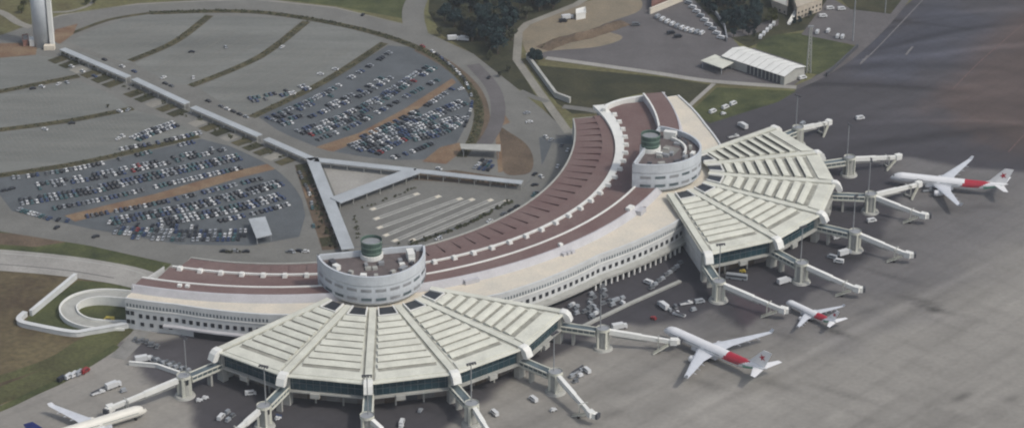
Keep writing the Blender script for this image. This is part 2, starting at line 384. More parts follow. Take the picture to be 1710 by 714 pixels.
road('slip_road', [(790, 108), (822, 145), (832, 180), (826, 212), (806, 245)], 9, 'asphalt_mid', Z6)
road('branch_road', [(696, 56), (690, 30), (694, 5), (720, -40)], 15, 'asphalt_road', Z5)
road('lot_road', [(95, 90), (180, 140), (300, 200), (400, 244), (470, 280), (515, 330), (530, 400)], 8, 'asphalt_road', Z5)
road('lot_road', [(110, 74), (230, 118), (330, 164), (440, 212), (540, 254), (690, 275)], 6, 'asphalt_road', Z5)
road('lower_road', [(-60, 376), (0, 374), (150, 396), (300, 422), (420, 424), (560, 424), (700, 410), (790, 382), (862, 340), (915, 290), (940, 240)], 13, 'asphalt_road', Z4+.01)
road('access_road', [(-120, 428), (0, 434), (110, 444), (200, 458), (240, 468)], 26, 'road_concrete', Z4, w2=20)
road('kerb_line', [(-120, 417), (0, 422.5), (110, 432), (200, 446), (244, 459)], .8, 'concrete', Z5)
road('kerb_line', [(-120, 436), (0, 441), (110, 451), (190, 464)], .7, 'asphalt_mid', Z5)
# faint bay ticks of the empty lots
for (A0, A1, B0_, B1_, nr) in [((135, 84), (228, 36), (200, 106), (320, 44), 4), ((250, 116), (350, 44), (320, 136), (470, 60), 4), ((350, 150), (480, 80), (420, 186), (600, 78), 4), ((-40, 172), (130, 142), (-40, 208), (200, 178), 4), ((-40, 236), (210, 194), (-40, 282), (300, 222), 4)]:
    b = MB()
    for r_ in range(nr):
        t = (r_+.5)/nr; p, q = at(A0[0]+(B0_[0]-A0[0])*t, A0[1]+(B0_[1]-A0[1])*t), at(A1[0]+(B1_[0]-A1[0])*t, A1[1]+(B1_[1]-A1[1])*t)
        d = q-p; L = d.length; d.normalize(); e = Vector((-d.y, d.x, 0))
        for k in range(int(L/2.7)):
            c = p+d*k*2.7; b.quad(*[(w.x, w.y, .19) for w in (c-d*.09-e*4.6, c+d*.09-e*4.6, c+d*.09+e*4.6, c-d*.09+e*4.6)])
        b.quad(*[(w.x, w.y, .192) for w in (p-e*.1, q-e*.1, q+e*.1, p+e*.1)])
    b.build('bay_markings', 'path')['kind'] = 'structure'
# bus park
ground('bus_park', [(586, 356), (690, 304), (860, 318), (852, 334), (780, 366), (684, 404), (594, 410)], 'asphalt_road', Z5)
ground('plaza', [(540, 278), (660, 290), (560, 326)], 'road_concrete', Z5)
# garden beside the covered walkway
ground('garden_bed', [(492, 276), (514, 272), (566, 416), (538, 418)], 'soil_brown', Z6)
for k in range(7):
    a, c = k/7, (k+.72)/7
    f = lambda t, s: (492+(538-492)*t+s*(22+6*t), 276+142*t-4*s)
    ground('garden_bed', [f(a, .05), f(a, .95), f(c, .95), f(c, .05)], random.choice(['soil_brown', 'grass_dark', 'grass_dark', 'soil_orange']), Z6+.02)
for k in range(22):
    t = k/22; u = t+.034
    g = lambda t, s: (104+(500-104)*t-22*s, 92+(270-92)*t+8*s)
    if abs(t-.27) < .03 or abs(t-.53) < .03: continue
    ground('garden_bed', [g(t, 0), g(u, 0), g(u, 1.15), g(t, 1.15)], ['verge', 'grass_dark', 'path', 'verge', 'grass_dark', 'verge', 'path'][k % 7], Z6+.02)
ground('soil', [(-60, 75), (40, 72), (62, 78), (60, 92), (-60, 102)], 'soil_orange', Z6)
ground('soil', [(92, 50), (130, 40), (122, 58), (100, 74), (88, 68)], 'soil_orange', Z6)
road('path', [(-60, 4), (0, 20), (30, 38), (52, 46)], 6, 'path', Z4)
road('path', [(88, 21), (118, 19), (150, 8), (160, -10)], 3, 'path', Z4)
# pale service roads by the perimeter
road('service_road', [(1000, -16), (962, 8), (880, 40), (866, 54), (863, 100), (905, 160), (950, 222)], 5.5, 'path', Z5, False)
road('service_road', [(912, 97), (1000, 109), (1100, 123), (1190, 136), (1330, 146)], 5.5, 'road_concrete', Z5)
road('service_road', [(1192, 140), (1150, 178)], 3, 'road_concrete', Z5, False)
road('service_road', [(940, 178), (985, 184), (1010, 190)], 6, 'asphalt_road', Z5)
road('gate_road', [(868, 152), (890, 162), (915, 170)], 5, 'asphalt_road', Z5)
road('apron_edge_road', [(1325, 148), (1370, 128), (1425, 92), (1480, 40), (1520, -10)], 5, 'asphalt_mid', Z4)
road('taxi_line', [(1436, 108), (1475, 70), (1560, -20)], .8, 'line_pale', Z5)
road('taxi_line', [(1590, 150), (1640, 100), (1710, 40)], .7, 'line_red', Z5)
road('taxi_line', [(1684, 254), (1704, 232), (1740, 196)], .9, 'line_red', Z5)
for q in ((1440, 103), (1446, 97), (1516, 88), (1521, 82)): road('taxi_marking', [(q[0]-3, q[1]+4), (q[0]+3, q[1]-4)], 1.4, 'line_pale', Z5+.01, False)
road('apron_walk', [(240, 548), (222, 572), (196, 598)], 9, 'concrete_grey', Z2, False)
# ------------------------------------------------------------------ terminal: an arc of stepped red roofs
CC = Vector((-121, 1266, 0))
def pol(r, th, z=0.): return Vector((CC.x+r*math.cos(R(th)), CC.y+r*math.sin(R(th)), z))
def r_in(t): return 3.31646e-5*t**3+5.26211e-3*t**2+.0810414*t+157.756
def r_l2(t): return -2.93372e-5*t**3-6.52492e-3*t**2-.387923*t+182.4476
def r_l3(t): return -9.6344e-6*t**3-1.84116e-3*t**2-.109816*t+206.661
def r_out(t): return -1.69369e-5*t**3-2.93581e-3*t**2-.109838*t+218.702
FT = [-112, -102, -91, -61, -45, -31, -18, -6, 1, 11, 14]
FR = [228, 227.2, 232.5, 240.2, 235.8, 245.3, 247.5, 243.6, 235.9, 228.8, 227]
def r_fac(t): return float(np.interp(t, FT, FR))
def arange(a, b_, s):
    n = max(1, round((b_-a)/s)); return [a+(b_-a)*i/n for i in range(n+1)]
def band(b, ra, rb, za, zb, t0, t1, mi=0, step=1.0):
    """ring sheet from radius ra(t) at height za to rb(t) at zb"""
    A = arange(t0, t1, step)
    for i in range(len(A)-1):
        t, u = A[i], A[i+1]
        b.quad(pol(ra(t), t, za), pol(rb(t), t, zb), pol(rb(u), u, zb), pol(ra(u), u, za), mi)
def cyl(b, rf, z0, z1, t0, t1, mi=0, step=1.0, inward=False):
    A = arange(t0, t1, step)
    for i in range(len(A)-1):
        t, u = A[i], A[i+1]
        q = (pol(rf(t), t, z0), pol(rf(u), u, z0), pol(rf(u), u, z1), pol(rf(t), t, z1))
        b.quad(*(q[::-1] if inward else q), mi)
def end(b, rfa, rfb, t, z0, za, zb, flip, mi=0):
    q = (pol(rfa(t), t, z0), pol(rfb(t), t, z0), pol(rfb(t), t, zb), pol(rfa(t), t, za))
    b.quad(*(q[::-1] if flip else q), mi)
off = lambda f, d: (lambda t: f(t)+d)
TB = thing('terminal_building', 'long curved terminal with stepped dark red roofs and white windowed apron side', 'terminal', (CC.x+200*math.cos(R(-47)), CC.y+200*math.sin(R(-47)), 0))
ZI, ZM, ZO, ZP = 13.5, 15., 20., 16.5
TL, TR = -108.5, 12.
# inner roof: a row of shallow folds, each cell rising clockwise to a drop
b = MB(); ncell = 38
e0, e1 = -106.5, 8.
for k in range(ncell):
    a, c = e0+(e1-e0)*k/ncell, e0+(e1-e0)*(k+1)/ncell
    N = 5
    for j in range(N):
        t, u = a+(c-a)*j/N, a+(c-a)*(j+1)/N
        h0, h1 = 0.9*math.sin(PI*.62*(1-j/N))**1.3, 0.9*math.sin(PI*.62*(1-(j+1)/N))**1.3
        ri = lambda q: r_in(q)+1.0
        rm = lambda q: r_in(q)+.62*(r_l2(q)-r_in(q))
        b.quad(pol(ri(t), t, ZI-.4), pol(rm(t), t, ZI+h0), pol(rm(u), u, ZI+h1), pol(ri(u), u, ZI-.4))
    # drop face at the end of the cell
    h = 0.9*math.sin(PI*.62)**1.3
    b.add([pol(ri(a), a, ZI-.4), pol(rm(a), a, ZI), pol(rm(a), a, ZI+h)], [(0, 1, 2), (2, 1, 0)], 1)
b.build('folded_roof', ['red_roof', 'red_shade'], TB)
b = MB(); rm = lambda q: r_in(q)+.62*(r_l2(q)-r_in(q)); band(b, rm, off(r_l2, -.5), ZI+.9, ZI+1.0, e0, e1)
cyl(b, rm, ZI-.2, ZI+.9, e0, e1, 0, inward=True); b.build('inner_roof', 'red_roof', TB)
b = MB(); cyl(b, r_in, 0, ZI+.1, e0, e1, inward=True); band(b, r_in, off(r_in, .9), ZI+.1, ZI+.1, e0, e1); cyl(b, off(r_in, .9), ZI-.8, ZI+.1, e0, e1)
end(b, r_in, r_l2, e0, 0, ZI, ZI+1, False); end(b, r_in, r_l2, e1, 0, ZI, ZI+1, True); b.build('inner_wall', 'concrete', TB)
# pale parapet walk that widens towards the right-hand end
wl2 = lambda t: float(np.interp(t, [-110, -60, -30, -15, 10], [1.1, 1.2, 1.8, 4.5, 6.5]))
l2a = lambda t: r_l2(t)-wl2(t)*.5; l2b = lambda t: r_l2(t)+wl2(t)*.5
b = MB(); band(b, l2a, l2b, ZM+.9, ZM+.9, -107.5, 12); cyl(b, l2a, ZI+.5, ZM+.9, -107.5, 12, inward=True); cyl(b, l2b, ZM-.3, ZM+.9, -107.5, 12)
b.build('parapet_walk', 'white', TB)
b = MB(); band(b, l2b, r_l3, ZM, ZM+.6, -108, 12); b.build('middle_roof', 'red_roof', TB)
b = MB(); cyl(b, r_l3, ZM, ZO+.5, -109, 12.5, inward=True); b.build('step_wall', 'lavender', TB)
b = MB(); band(b, off(r_l3, -.15), off(r_l3, .95), ZO+.5, ZO+.5, -109, 12.5); cyl(b, off(r_l3, .95), ZO-.2, ZO+.5, -109, 12.5)
cyl(b, off(r_l3, -.15), ZO-.1, ZO+.5, -109, 12.5, inward=True); b.build('coping', 'white', TB)
b = MB(); band(b, off(r_l3, .9), r_out, ZO, ZO, -109, 12.5); b.build('outer_roof', 'red_roof', TB)
b = MB(); band(b, r_out, off(r_out, .8), ZO+.25, ZO+.2, -109.3, 12.5); band(b, off(r_out, .8), off(r_out, 2.6), ZO+.2, ZP, -109.3, 12.5); cyl(b, r_out, ZO-.3, ZO+.25, -109.3, 12.5, inward=True)
b.build('outer_wall', 'lavender', TB)
b = MB(); band(b, off(r_out, 2.6), off(r_fac, -1.1), ZP, ZP, -109.2, 12.5); b.build('terrace_roof', 'plaster', TB)
# apron side
b = MB(); cyl(b, r_fac, 0, ZP+.7, -109.2, 12.5); band(b, off(r_fac, -1.1), r_fac, ZP+.7, ZP+.7, -109.2, 12.5); cyl(b, off(r_fac, -1.1), ZP-.2, ZP+.7, -109.2, 12.5, inward=True)
end(b, off(r_out, 2), r_fac, -109.2, 0, ZP, ZP+.7, False); end(b, off(r_out, 2), r_fac, 12.5, 0, ZP, ZP+.7, True)
end(b, r_l2, off(r_out, 2), -109, 0, ZM, ZO, False); end(b, r_l2, off(r_out, 2), 12.5, 0, ZM, ZO, True)
b.build('outer_facade', 'facade', TB)
# white curved end parapet at the far right
b = MB(); P = [pol(r, t) for r, t in ((178, 8.5), (182, 10.5), (190, 12), (200, 12.8), (206, 13))]
b.wall(smooth(P, 4), 2.2, 0, ZM+3); b.build('end_wall', 'white', TB)
def along(t0, t1, n):
    """n facade stations (point, tangent angle) between two angles"""
    out = []
    for k in range(n):
        t = t0+(t1-t0)*(k+.5)/n; p = pol(r_fac(t), t); q = pol(r_fac(t+.3), t+.3); out.append((p, math.atan2(q.y-p.y, q.x-p.x), t))
    return out
# square windows, one part each
for t0, t1, n in ((-66, -29.5, 36), (-107.6, -91, 17)):
    for p, a, t in along(t0, t1, n):
        b = MB(); b.box((p.x, p.y, 8.2), (1.9, .5, 2.2), a); b.build('window', 'glass_dark', TB)
for p, a, t in along(-107.6, -102.5, 4):
    b = MB(); b.box((p.x, p.y, 3.6), (1.9, .5, 2.0), a); b.build('window', 'glass_dark', TB)
for tt in (-108.9, -108.25):
    for z in (4.2, 9.2):
        p = pol(r_fac(tt), tt); q = pol(r_fac(tt+.3), tt+.3); b = MB(); b.box((p.x, p.y, z), (1.9, .5, 2.2), math.atan2(q.y-p.y, q.x-p.x)); b.build('window', 'glass_dark', TB)
# slit band under the parapet, with ledges; one part per wing
for t0, t1, n in ((-66, -27, 90), (-109, -90, 42)):
    b = MB()
    for j in range(2*n): cyl(b, off(r_fac, .12), 12.8, 14.5, t0+(t1-t0)*j/(2*n), t0+(t1-t0)*(j+1)/(2*n), j % 2, 5)
    b.build('slit_band', ['glass_grey', 'facade'], TB)
    b = MB(); cyl(b, off(r_fac, .22), 11.5, 12.2, t0, t1); band(b, r_fac, off(r_fac, .22), 12.2, 12.2, t0, t1); b.build('string_course', 'white', TB)
b = MB(); band(b, r_fac, off(r_fac, 4.2), 5.4, 5.2, -68, -27); cyl(b, off(r_fac, 4.2), 3.9, 5.2, -68, -27); band(b, off(r_fac, 4.2), r_fac, 3.9, 3.9, -68, -27); b.build('canopy_ledge', 'concrete', TB)
b = MB(); band(b, r_fac, off(r_fac, 2.0), 5.2, 5.0, -104, -90); cyl(b, off(r_fac, 2.), 4.2, 5.0, -104, -90); b.build('canopy_ledge', 'lavender', TB)
b = MB(); cyl(b, off(r_fac, .25), 0, 3.9, -66, -29); b.build('loading_bays', 'glass_dark', TB)
b = MB(); cyl(b, off(r_fac, .25), 0, 4.0, -100, -90); b.build('loading_bays', 'glass_dark', TB)
for p, a, t in along(-47, -31, 17):
    q = pol(r_fac(t)+3.2, t); b = MB(); b.box((q.x, q.y, 1.95), (.9, .9, 3.9), a); b.build('bay_column', 'white', TB)
# knobs on the pale parapet: roof lights
for k in range(34):
    t = -106+k*113/33.
    if -84 < t < -66 : continue
    r = l2b(t)+1.1; p = pol(r, t, ZM+1.2); a = R(t)
    b = MB(); b.box((p.x, p.y, ZM+.9), (3.3, 2.6, 1.9), a, 0, .75)
    b.build('roof_light', 'white', TB)
# plant on the terrace roof
for (x, y, w, d, h, m) in ((456, 493, 9, 6, 3, 'white'), (456, 499, 9, 3.2, 1.6, 'glass_dark'), (784, 459, 8, 3, 1.6, 'white'), (785, 466, 8, 6, 2.2, 'lavender'), (802, 462, 4, 2, 1.8, 'glass_dark'),
                           (1052, 347, 5, 3, 1.6, 'white'), (1068, 352, 6, 5, 2.6, 'lavender'), (1074, 349, 4, 1.6, 1.4, 'glass_dark'), (942, 424, 2.2, 2, 1.6, 'lavender'), (949, 422, 2.2, 2, 1.6, 'lavender'), (956, 420, 2.2, 2, 1.6, 'lavender'),
                           (936, 408, 2, 2, 1.4, 'white'), (1010, 380, 12, 5, .25, 'soil_pale'), (985, 396, 14, 5, .25, 'plaster'), (300, 476, 2, 2, 1.2, 'white'), (313, 477, 2, 2, 1.2, 'white')):
    z = ZO if y in (476, 477, 408, 347) else ZP
    p = at(x, y, z+h/2); b = MB(); a = math.atan2(p.y-CC.y, p.x-CC.x)+PI/2
    b.box((p.x, p.y, z+h/2), (w, d, h), a); o = b.build('roof_vent' if w < 5 else 'plant_housing', m, TB)
# ------------------------------------------------------------------ boarding piers: five-sided fans
AL = 23.823
def pier(name, c, phase, label, cat):
    c = Vector((c[0], c[1], 0)); T = thing(name, label, cat, (c.x, c.y, 0))
    rib = [phase+AL*(k-2.5) for k in range(6)]
    def pp(r, th, z=0.): return Vector((c.x+r*math.cos(R(th)), c.y+r*math.sin(R(th)), z))
    zr = lambda r: 19.2-(r-30)/70*2.2
    ha = R(AL/2); apo = 100*math.cos(ha)
    for k in range(5):
        am = R((rib[k]+rib[k+1])/2); ux = Vector((math.cos(am), math.sin(am), 0)); uy = Vector((-math.sin(am), math.cos(am), 0))
        def lp(d, l, z): return c+ux*d+uy*l+Vector((0, 0, z))
        def hw(d): return d*math.tan(ha)
        b = MB()
        b.quad(lp(31, -hw(31), zr(31)), lp(apo, -hw(apo), 17), lp(apo, hw(apo), 17), lp(31, hw(31), zr(31)))
        # eave: rolled-over edge
        for (d0, z0, d1, z1) in ((apo, 17, apo+1.1, 16.75), (apo+1.1, 16.75, apo+1.25, 16.2), (apo+1.25, 16.2, apo-.8, 16.1)):
            b.quad(lp(d0, -hw(d0), z0), lp(d1, -hw(d1), z1), lp(d1, hw(d1), z1), lp(d0, hw(d0), z0))
        n = 8; d0, d1 = 40., apo-8
        for i in range(n):
            da, db = d0+(d1-d0)*i/n, d0+(d1-d0)*(i+1)/n; w = hw(da)*.86-1.6; w2 = hw(db)*.9-2.4
            dbx = db; db = da+(db-da)*.6; w2 = hw(db)*.9-2.4; h = 1.35; za, zb = zr(da), zr(db)
            A, B_ = lp(da, -w, za), lp(da, w, za); C_, D = lp(da, w, za+h), lp(da, -w, za+h); E_, F_ = lp(db, w2, zb+.55), lp(db, -w2, zb+.55)
            dm = da+(db-da)*.45; zm = za+h*.86; G, H = lp(dm, w+(w2-w)*.45, zm), lp(dm, -w-(w2-w)*.45, zm)
            b.quad(D, H, G, C_, 0); b.quad(H, F_, E_, G, 0)
            b.add([A, D, H, F_], [(0, 3, 2, 1)], 0); b.add([B_, C_, G, E_], [(0, 1, 2, 3)], 0)
            b.quad(B_, A, D, C_, 0)
            ie = lp(da-.06, -w+.5, za+.25); b.quad(lp(da-.06, w-.5, za+.2), ie, lp(da-.06, -w+.5, za+h-.12), lp(da-.06, w-.5, za+h-.12), 1)
            b.quad(F_, lp(db+.1, -w2, zb), lp(db+.1, w2, zb), E_, 2); b.quad(lp(db, -w2, zb+.06), lp(dbx-.1, -w2, zr(dbx)+.06), lp(dbx-.1, w2, zr(dbx)+.06), lp(db, w2, zb+.06), 2)  # grey drop face paints the shaded line between bars, then the gutter
        # last strip
        b.quad(lp(d1+.5, -hw(d1)+3.4, zr(d1)+.5), lp(apo-1, -hw(apo)+3.4, 17.35), lp(apo-1, hw(apo)-3.4, 17.35), lp(d1+.5, hw(d1)-3.4, zr(d1)+.5))
        b.quad(lp(d1+.5, hw(d1)-3.4, zr(d1)), lp(d1+.5, -hw(d1)+3.4, zr(d1)), lp(d1+.5, -hw(d1)+3.4, zr(d1)+.5), lp(d1+.5, hw(d1)-3.4, zr(d1)+.5), 2)
        b.quad(lp(apo-1, -hw(apo)+3.4, 17.35), lp(apo-1, -hw(apo)+3.4, 17), lp(apo-1, hw(apo)-3.4, 17), lp(apo-1, hw(apo)-3.4, 17.35))
        b.build('roof', ['cream', 'slot', 'gutter_and_shade'], T)
        # dark skylight by the drum
        b = MB(); w0, w1 = hw(31)-2.9, hw(38)-3.3
        b.quad(lp(30.5, -w0, 20.0), lp(38, -w1, 19.5), lp(38, w1, 19.5), lp(30.5, w0, 20.0))
        b.quad(lp(38, -w1, 19), lp(38, w1, 19), lp(38, w1, 19.5), lp(38, -w1, 19.5))
        b.build('skylight', 'glass_dark', T)
        b = MB()
        for s in (-1, 1): b.beam(lp(30.5, s*w0, 20.0), lp(38.3, s*w1, 19.5), .6, 1.6)
        b.beam(lp(38.4, -w1-.3, 19.4), lp(38.4, w1+.3, 19.4), .7, 1.3)
        b.build('skylight_frame', 'white', T)
        # glass wall, floor edge, recessed ground floor
        dg = apo-1.4
        b = MB(); b.quad(lp(dg, -hw(dg), 8.4), lp(dg, hw(dg), 8.4), lp(dg, hw(dg), 16.6), lp(dg, -hw(dg), 16.6)); gl = b.build('glass_wall', 'glass_teal', T)
        b = MB()
        for i in range(1, 12):
            l = hw(dg)*(i/6-1); b.beam(lp(dg+.12, l, 9), lp(dg+.12, l, 16.1), .22, .2)
        b.beam(lp(dg+.1, -hw(dg), 12.2), lp(dg+.1, hw(dg), 12.2), .2, .22); b.build('mullions', 'glass_grey', gl)
        b = MB(); de = apo+.6
        b.quad(lp(de, -hw(de), 7.8), lp(de, hw(de), 7.8), lp(de, hw(de), 8.6), lp(de, -hw(de), 8.6)); b.quad(lp(dg-1, -hw(dg-1), 8.6), lp(de, -hw(de), 8.6), lp(de, hw(de), 8.6), lp(dg-1, hw(dg-1), 8.6))
        b.quad(lp(de, -hw(de), 7.8), lp(60, -hw(60), 7.8), lp(60, hw(60), 7.8), lp(de, hw(de), 7.8))
        b.build('floor_edge', 'concrete', T)
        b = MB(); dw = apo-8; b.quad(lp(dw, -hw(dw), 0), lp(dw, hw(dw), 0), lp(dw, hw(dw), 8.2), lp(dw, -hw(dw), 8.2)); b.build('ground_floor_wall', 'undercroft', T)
        for l in (-.45, .05, .5):
            b = MB(); q = lp(dw+.15, l*hw(dw), 1.9); b.box(q, (.3, 6.5, 3.6), am); b.build('service_door', random.choice(['soil_brown', 'concrete_grey', 'metal_dark']), T)
        for l in (-.33, .33):
            b = MB(); q = lp(apo-5, l*hw(apo), 4.1); b.box(q, (.8, .8, 8.2), am); b.build('post', 'concrete', T)
        b = MB(); q = lp(de+.5, random.uniform(-.3, .3)*hw(de), 7.6); b.box(q, (2, 4.5, 2.4), am); b.build('service_box', 'concrete', T)
    for k, a in enumerate(rib):
        ar = R(a); u = Vector((math.cos(ar), math.sin(ar), 0)); s = Vector((-math.sin(ar), math.cos(ar), 0))
        b = MB(); pr = [(30, zr(30)+.1), (30, zr(30)+.8), (101, 17.7), (101, 16.)]
        w = 1.75
        def sp(r, l, z): return c+u*r+s*l+Vector((0, 0, z))
        for sg in (-1, 1):
            q = [sp(r, sg*w, z) for r, z in pr]; b.add(q, [(0, 1, 2, 3) if sg < 0 else (3, 2, 1, 0)], 0)
            b.quad(*([sp(31, sg*w, zr(31)+.12), sp(31, sg*(w+1.1), zr(31)+.12), sp(99, sg*(w+1.1), 17.12), sp(99, sg*w, 17.12)][::-sg]), 1)
        b.quad(sp(30, -w, zr(30)+.8), sp(101, -w, 17.7), sp(101, w, 17.7), sp(30, w, zr(30)+.8), 0)
        b.quad(sp(101, -w, 16), sp(101, w, 16), sp(101, w, 17.7), sp(101, -w, 17.7))
        b.build('rib_beam', ['cream', 'gutter_and_shade'], T)
        b = MB(); pr = [(98.5, 17.72), (99.3, 18.2), (101.8, 17.9), (103.6, 16.4), (105, 13.2), (104, 12.3), (102.2, 12.5), (100.6, 15.4)]; w = 2.15; n = len(pr)
        b.add([sp(r, -w, z) for r, z in pr]+[sp(r, w, z) for r, z in pr], [tuple(range(n)), tuple(range(2*n-1, n-1, -1))]+[(i, i+n, (i+1) % n+n, (i+1) % n) for i in range(n)])
        b.build('rib_cap', 'white', T)
        b = MB(); q = sp(98, 0, 7.7); b.box(q, (3.4, 4.6, 15.4), ar); b.build('corner_pier', 'concrete', T)
    for a, sg in ((rib[0], 1), (rib[5], -1)):
        ar = R(a); u = Vector((math.cos(ar), math.sin(ar), 0)); s = Vector((-math.sin(ar), math.cos(ar), 0))*sg
        b = MB(); q = [c+u*30+s*.2, c+u*99.5+s*.2]; qs = [Vector((v.x, v.y, z)) for v, z in ((q[0], 0), (q[1], 0), (q[1], 17), (q[0], 19.4))]
        b.quad(*(qs if sg > 0 else qs[::-1])); b.build('side_wall', 'facade', T)
    return T
P1, P2 = (-70.1, 1065.6), (80.3, 1198.9); F1, F2 = -76.87, -17.53
pier('boarding_pier', P1, F1, 'fan-shaped pale ribbed boarding pier in the foreground, below the larger-looking left drum', 'airport pier')
pier('boarding_pier', P2, F2, 'fan-shaped pale ribbed boarding pier on the right with dark roof slots', 'airport pier')
# ------------------------------------------------------------------ round drum offices
def drum(mid, ax, label, second):
    m = Vector((mid[0], mid[1], 0)); a0 = R(ax); u = Vector((math.cos(a0), math.sin(a0), 0)); s = Vector((-math.sin(a0), math.cos(a0), 0))
    T = thing('drum_building', label, 'office drum', (m.x, m.y, 16))
    HWD, DEP = 27.8, 31.5
    def dp(t, z, k=0.): # t: -90..90
        return m+u*((DEP-k)*math.cos(R(t)))+s*((HWD-k)*math.sin(R(t)))+Vector((0, 0, z))
    A = arange(-90, 90, 4); Z0, Z1_ = 17.5, 34.
    b = MB()
    for i in range(len(A)-1):
        t, v = A[i], A[i+1]
        # slightly flared storeys: each storey bulges outwards at its sill
        lev = [(17.5, 1.6), (19., .3), (23.2, 0.), (24.2, .0), (28.2, .25), (29.2, .0), (Z1_, .1)]
        for (za, ka), (zb, kb) in zip(lev[:-1], lev[1:]): b.quad(dp(t, za, ka), dp(v, za, ka), dp(v, zb, kb), dp(t, zb, kb))
        b.quad(dp(t, Z1_, .1), dp(v, Z1_, .1), dp(v, Z1_, 1.2), dp(t, Z1_, 1.2)); b.quad(dp(v, 30.9, 1.2), dp(t, 30.9, 1.2), dp(t, Z1_, 1.2), dp(v, Z1_, 1.2))
        b.quad(dp(v, 17.5, 1.6), dp(t, 17.5, 1.6), m+Vector((0, 0, 17.5)), m+Vector((0, 0, 17.5)))
    p, q = dp(-90, 0), dp(90, 0)
    for d_, fl in ((0, 1), (1.1, 0)):
        e = [p+u*d_, q+u*d_]; zb = 14 if fl else 31; qq = [Vector((e[0].x, e[0].y, zb)), Vector((e[1].x, e[1].y, zb)), Vector((e[1].x, e[1].y, Z1_)), Vector((e[0].x, e[0].y, Z1_))]
        b.quad(*(qq[::-1] if fl else qq))
    b.quad(*[Vector((v.x, v.y, Z1_)) for v in (p, p+u*1.1, q+u*1.1, q)])
    b.build('wall', 'drumwall', T)
    b = MB(); b.poly([dp(t, 31, 1.1) for t in A]+[q+u*1, p+u*1], 31); dk = b.build('roof_deck', 'deck', T)
    # recessed base, coloured dark to paint the shadow below the drum
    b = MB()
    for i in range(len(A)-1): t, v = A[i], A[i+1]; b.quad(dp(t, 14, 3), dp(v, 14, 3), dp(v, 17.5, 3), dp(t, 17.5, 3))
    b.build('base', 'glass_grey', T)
    # two storeys of window strips
    for z, h in ((26.3, 1.5), (21.4, 1.5)):
        n = 11
        for k in range(n):
            t0 = -84+168*k/n+2.2; t1 = -84+168*(k+1)/n-2.2; b = MB(); B_ = arange(t0, t1, 3)
            for i in range(len(B_)-1): b.quad(dp(B_[i], z-h/2, -.06), dp(B_[i+1], z-h/2, -.06), dp(B_[i+1], z+h/2, -.06), dp(B_[i], z+h/2, -.06))
            b.build('window', 'glass_grey' if random.random() < .45 else 'metal_grey', T)
    # turret on the flat side
    tc = m+u*2.5
    b = MB(); b.tube(tc+Vector((0, 0, 26)), tc+Vector((0, 0, 33.3)), 6.2, 5.8, 24); tr = b.build('turret', 'white', T)
    b = MB(); b.tube(tc+Vector((0, 0, 33.3)), tc+Vector((0, 0, 40.6)), 5.1, 5.4, 24, caps=False)
    b.tube(tc+Vector((0, 0, 39.2)), tc+Vector((0, 0, 39.3)), 5.1, 5.1, 24, 1); gl = b.build('turret_glazing', ['green_glass', 'metal_grey'], tr)
    for z in (35.0, 37.8, 40.6):
        b = MB(); b.tube(tc+Vector((0, 0, z-.35)), tc+Vector((0, 0, z+.3)), 5.55, 5.55, 24, caps=False); b.build('turret_ring', 'green_pale', tr)
    # roof plant
    rr = random.Random(5+second)
    for k in range(9):
        t = -75+150*k/8+rr.uniform(-5, 5); q = dp(t, 31, rr.uniform(4, 7)); h = rr.uniform(1.4, 2.6); b = MB(); b.box((q.x, q.y, 31+h/2), (rr.uniform(2, 4.5), rr.uniform(1.6, 3), h), a0+R(t)+PI/2)
        b.build('air_unit', rr.choice(['white', 'concrete', 'metal_dark', 'metal_grey', 'metal_dark']), T)
    for k in range(7):
        q = m+u*rr.uniform(9, 18)+s*rr.uniform(-15, 15); h = rr.uniform(.8, 1.8); b = MB(); b.box((q.x, q.y, 31+h/2), (rr.uniform(1.5, 4), rr.uniform(1.5, 3), h), a0); b.build('air_unit', rr.choice(['concrete', 'white', 'metal_grey']), T)
    q = m+u*9+s*19; b = MB(); b.box((q.x, q.y, 33.2), (7, 3.6, 4.4), a0); b.box((q.x+u.x*3.6, q.y+u.y*3.6, 32), (1.5, 3, 2), a0); b.build('lift_housing', 'white', T)
    if second:
        b = MB(); b.wall([dp(t, 0, 9) for t in arange(-5, 62, 6)], 1.2, 31, 33); b.build('screen_wall', 'white', T)
        b = MB(); b.poly([m+u*8-s*6, m+u*17-s*4, m+u*18+s*7, m+u*9+s*9], 31.05); b.build('gravel_bed', 'concrete_grey', T)
d1 = (at(531, 424, 34)+at(707, 408, 34))/2; d2 = (at(1057, 272, 34)+at(1100, 211, 34))/2
drum((d1.x, d1.y), -78.0, 'white D-shaped drum with green turret above the foreground pier', 0)
drum((d2.x, d2.y), -18.6, 'white D-shaped drum with green turret beside the right-hand pier', 1)
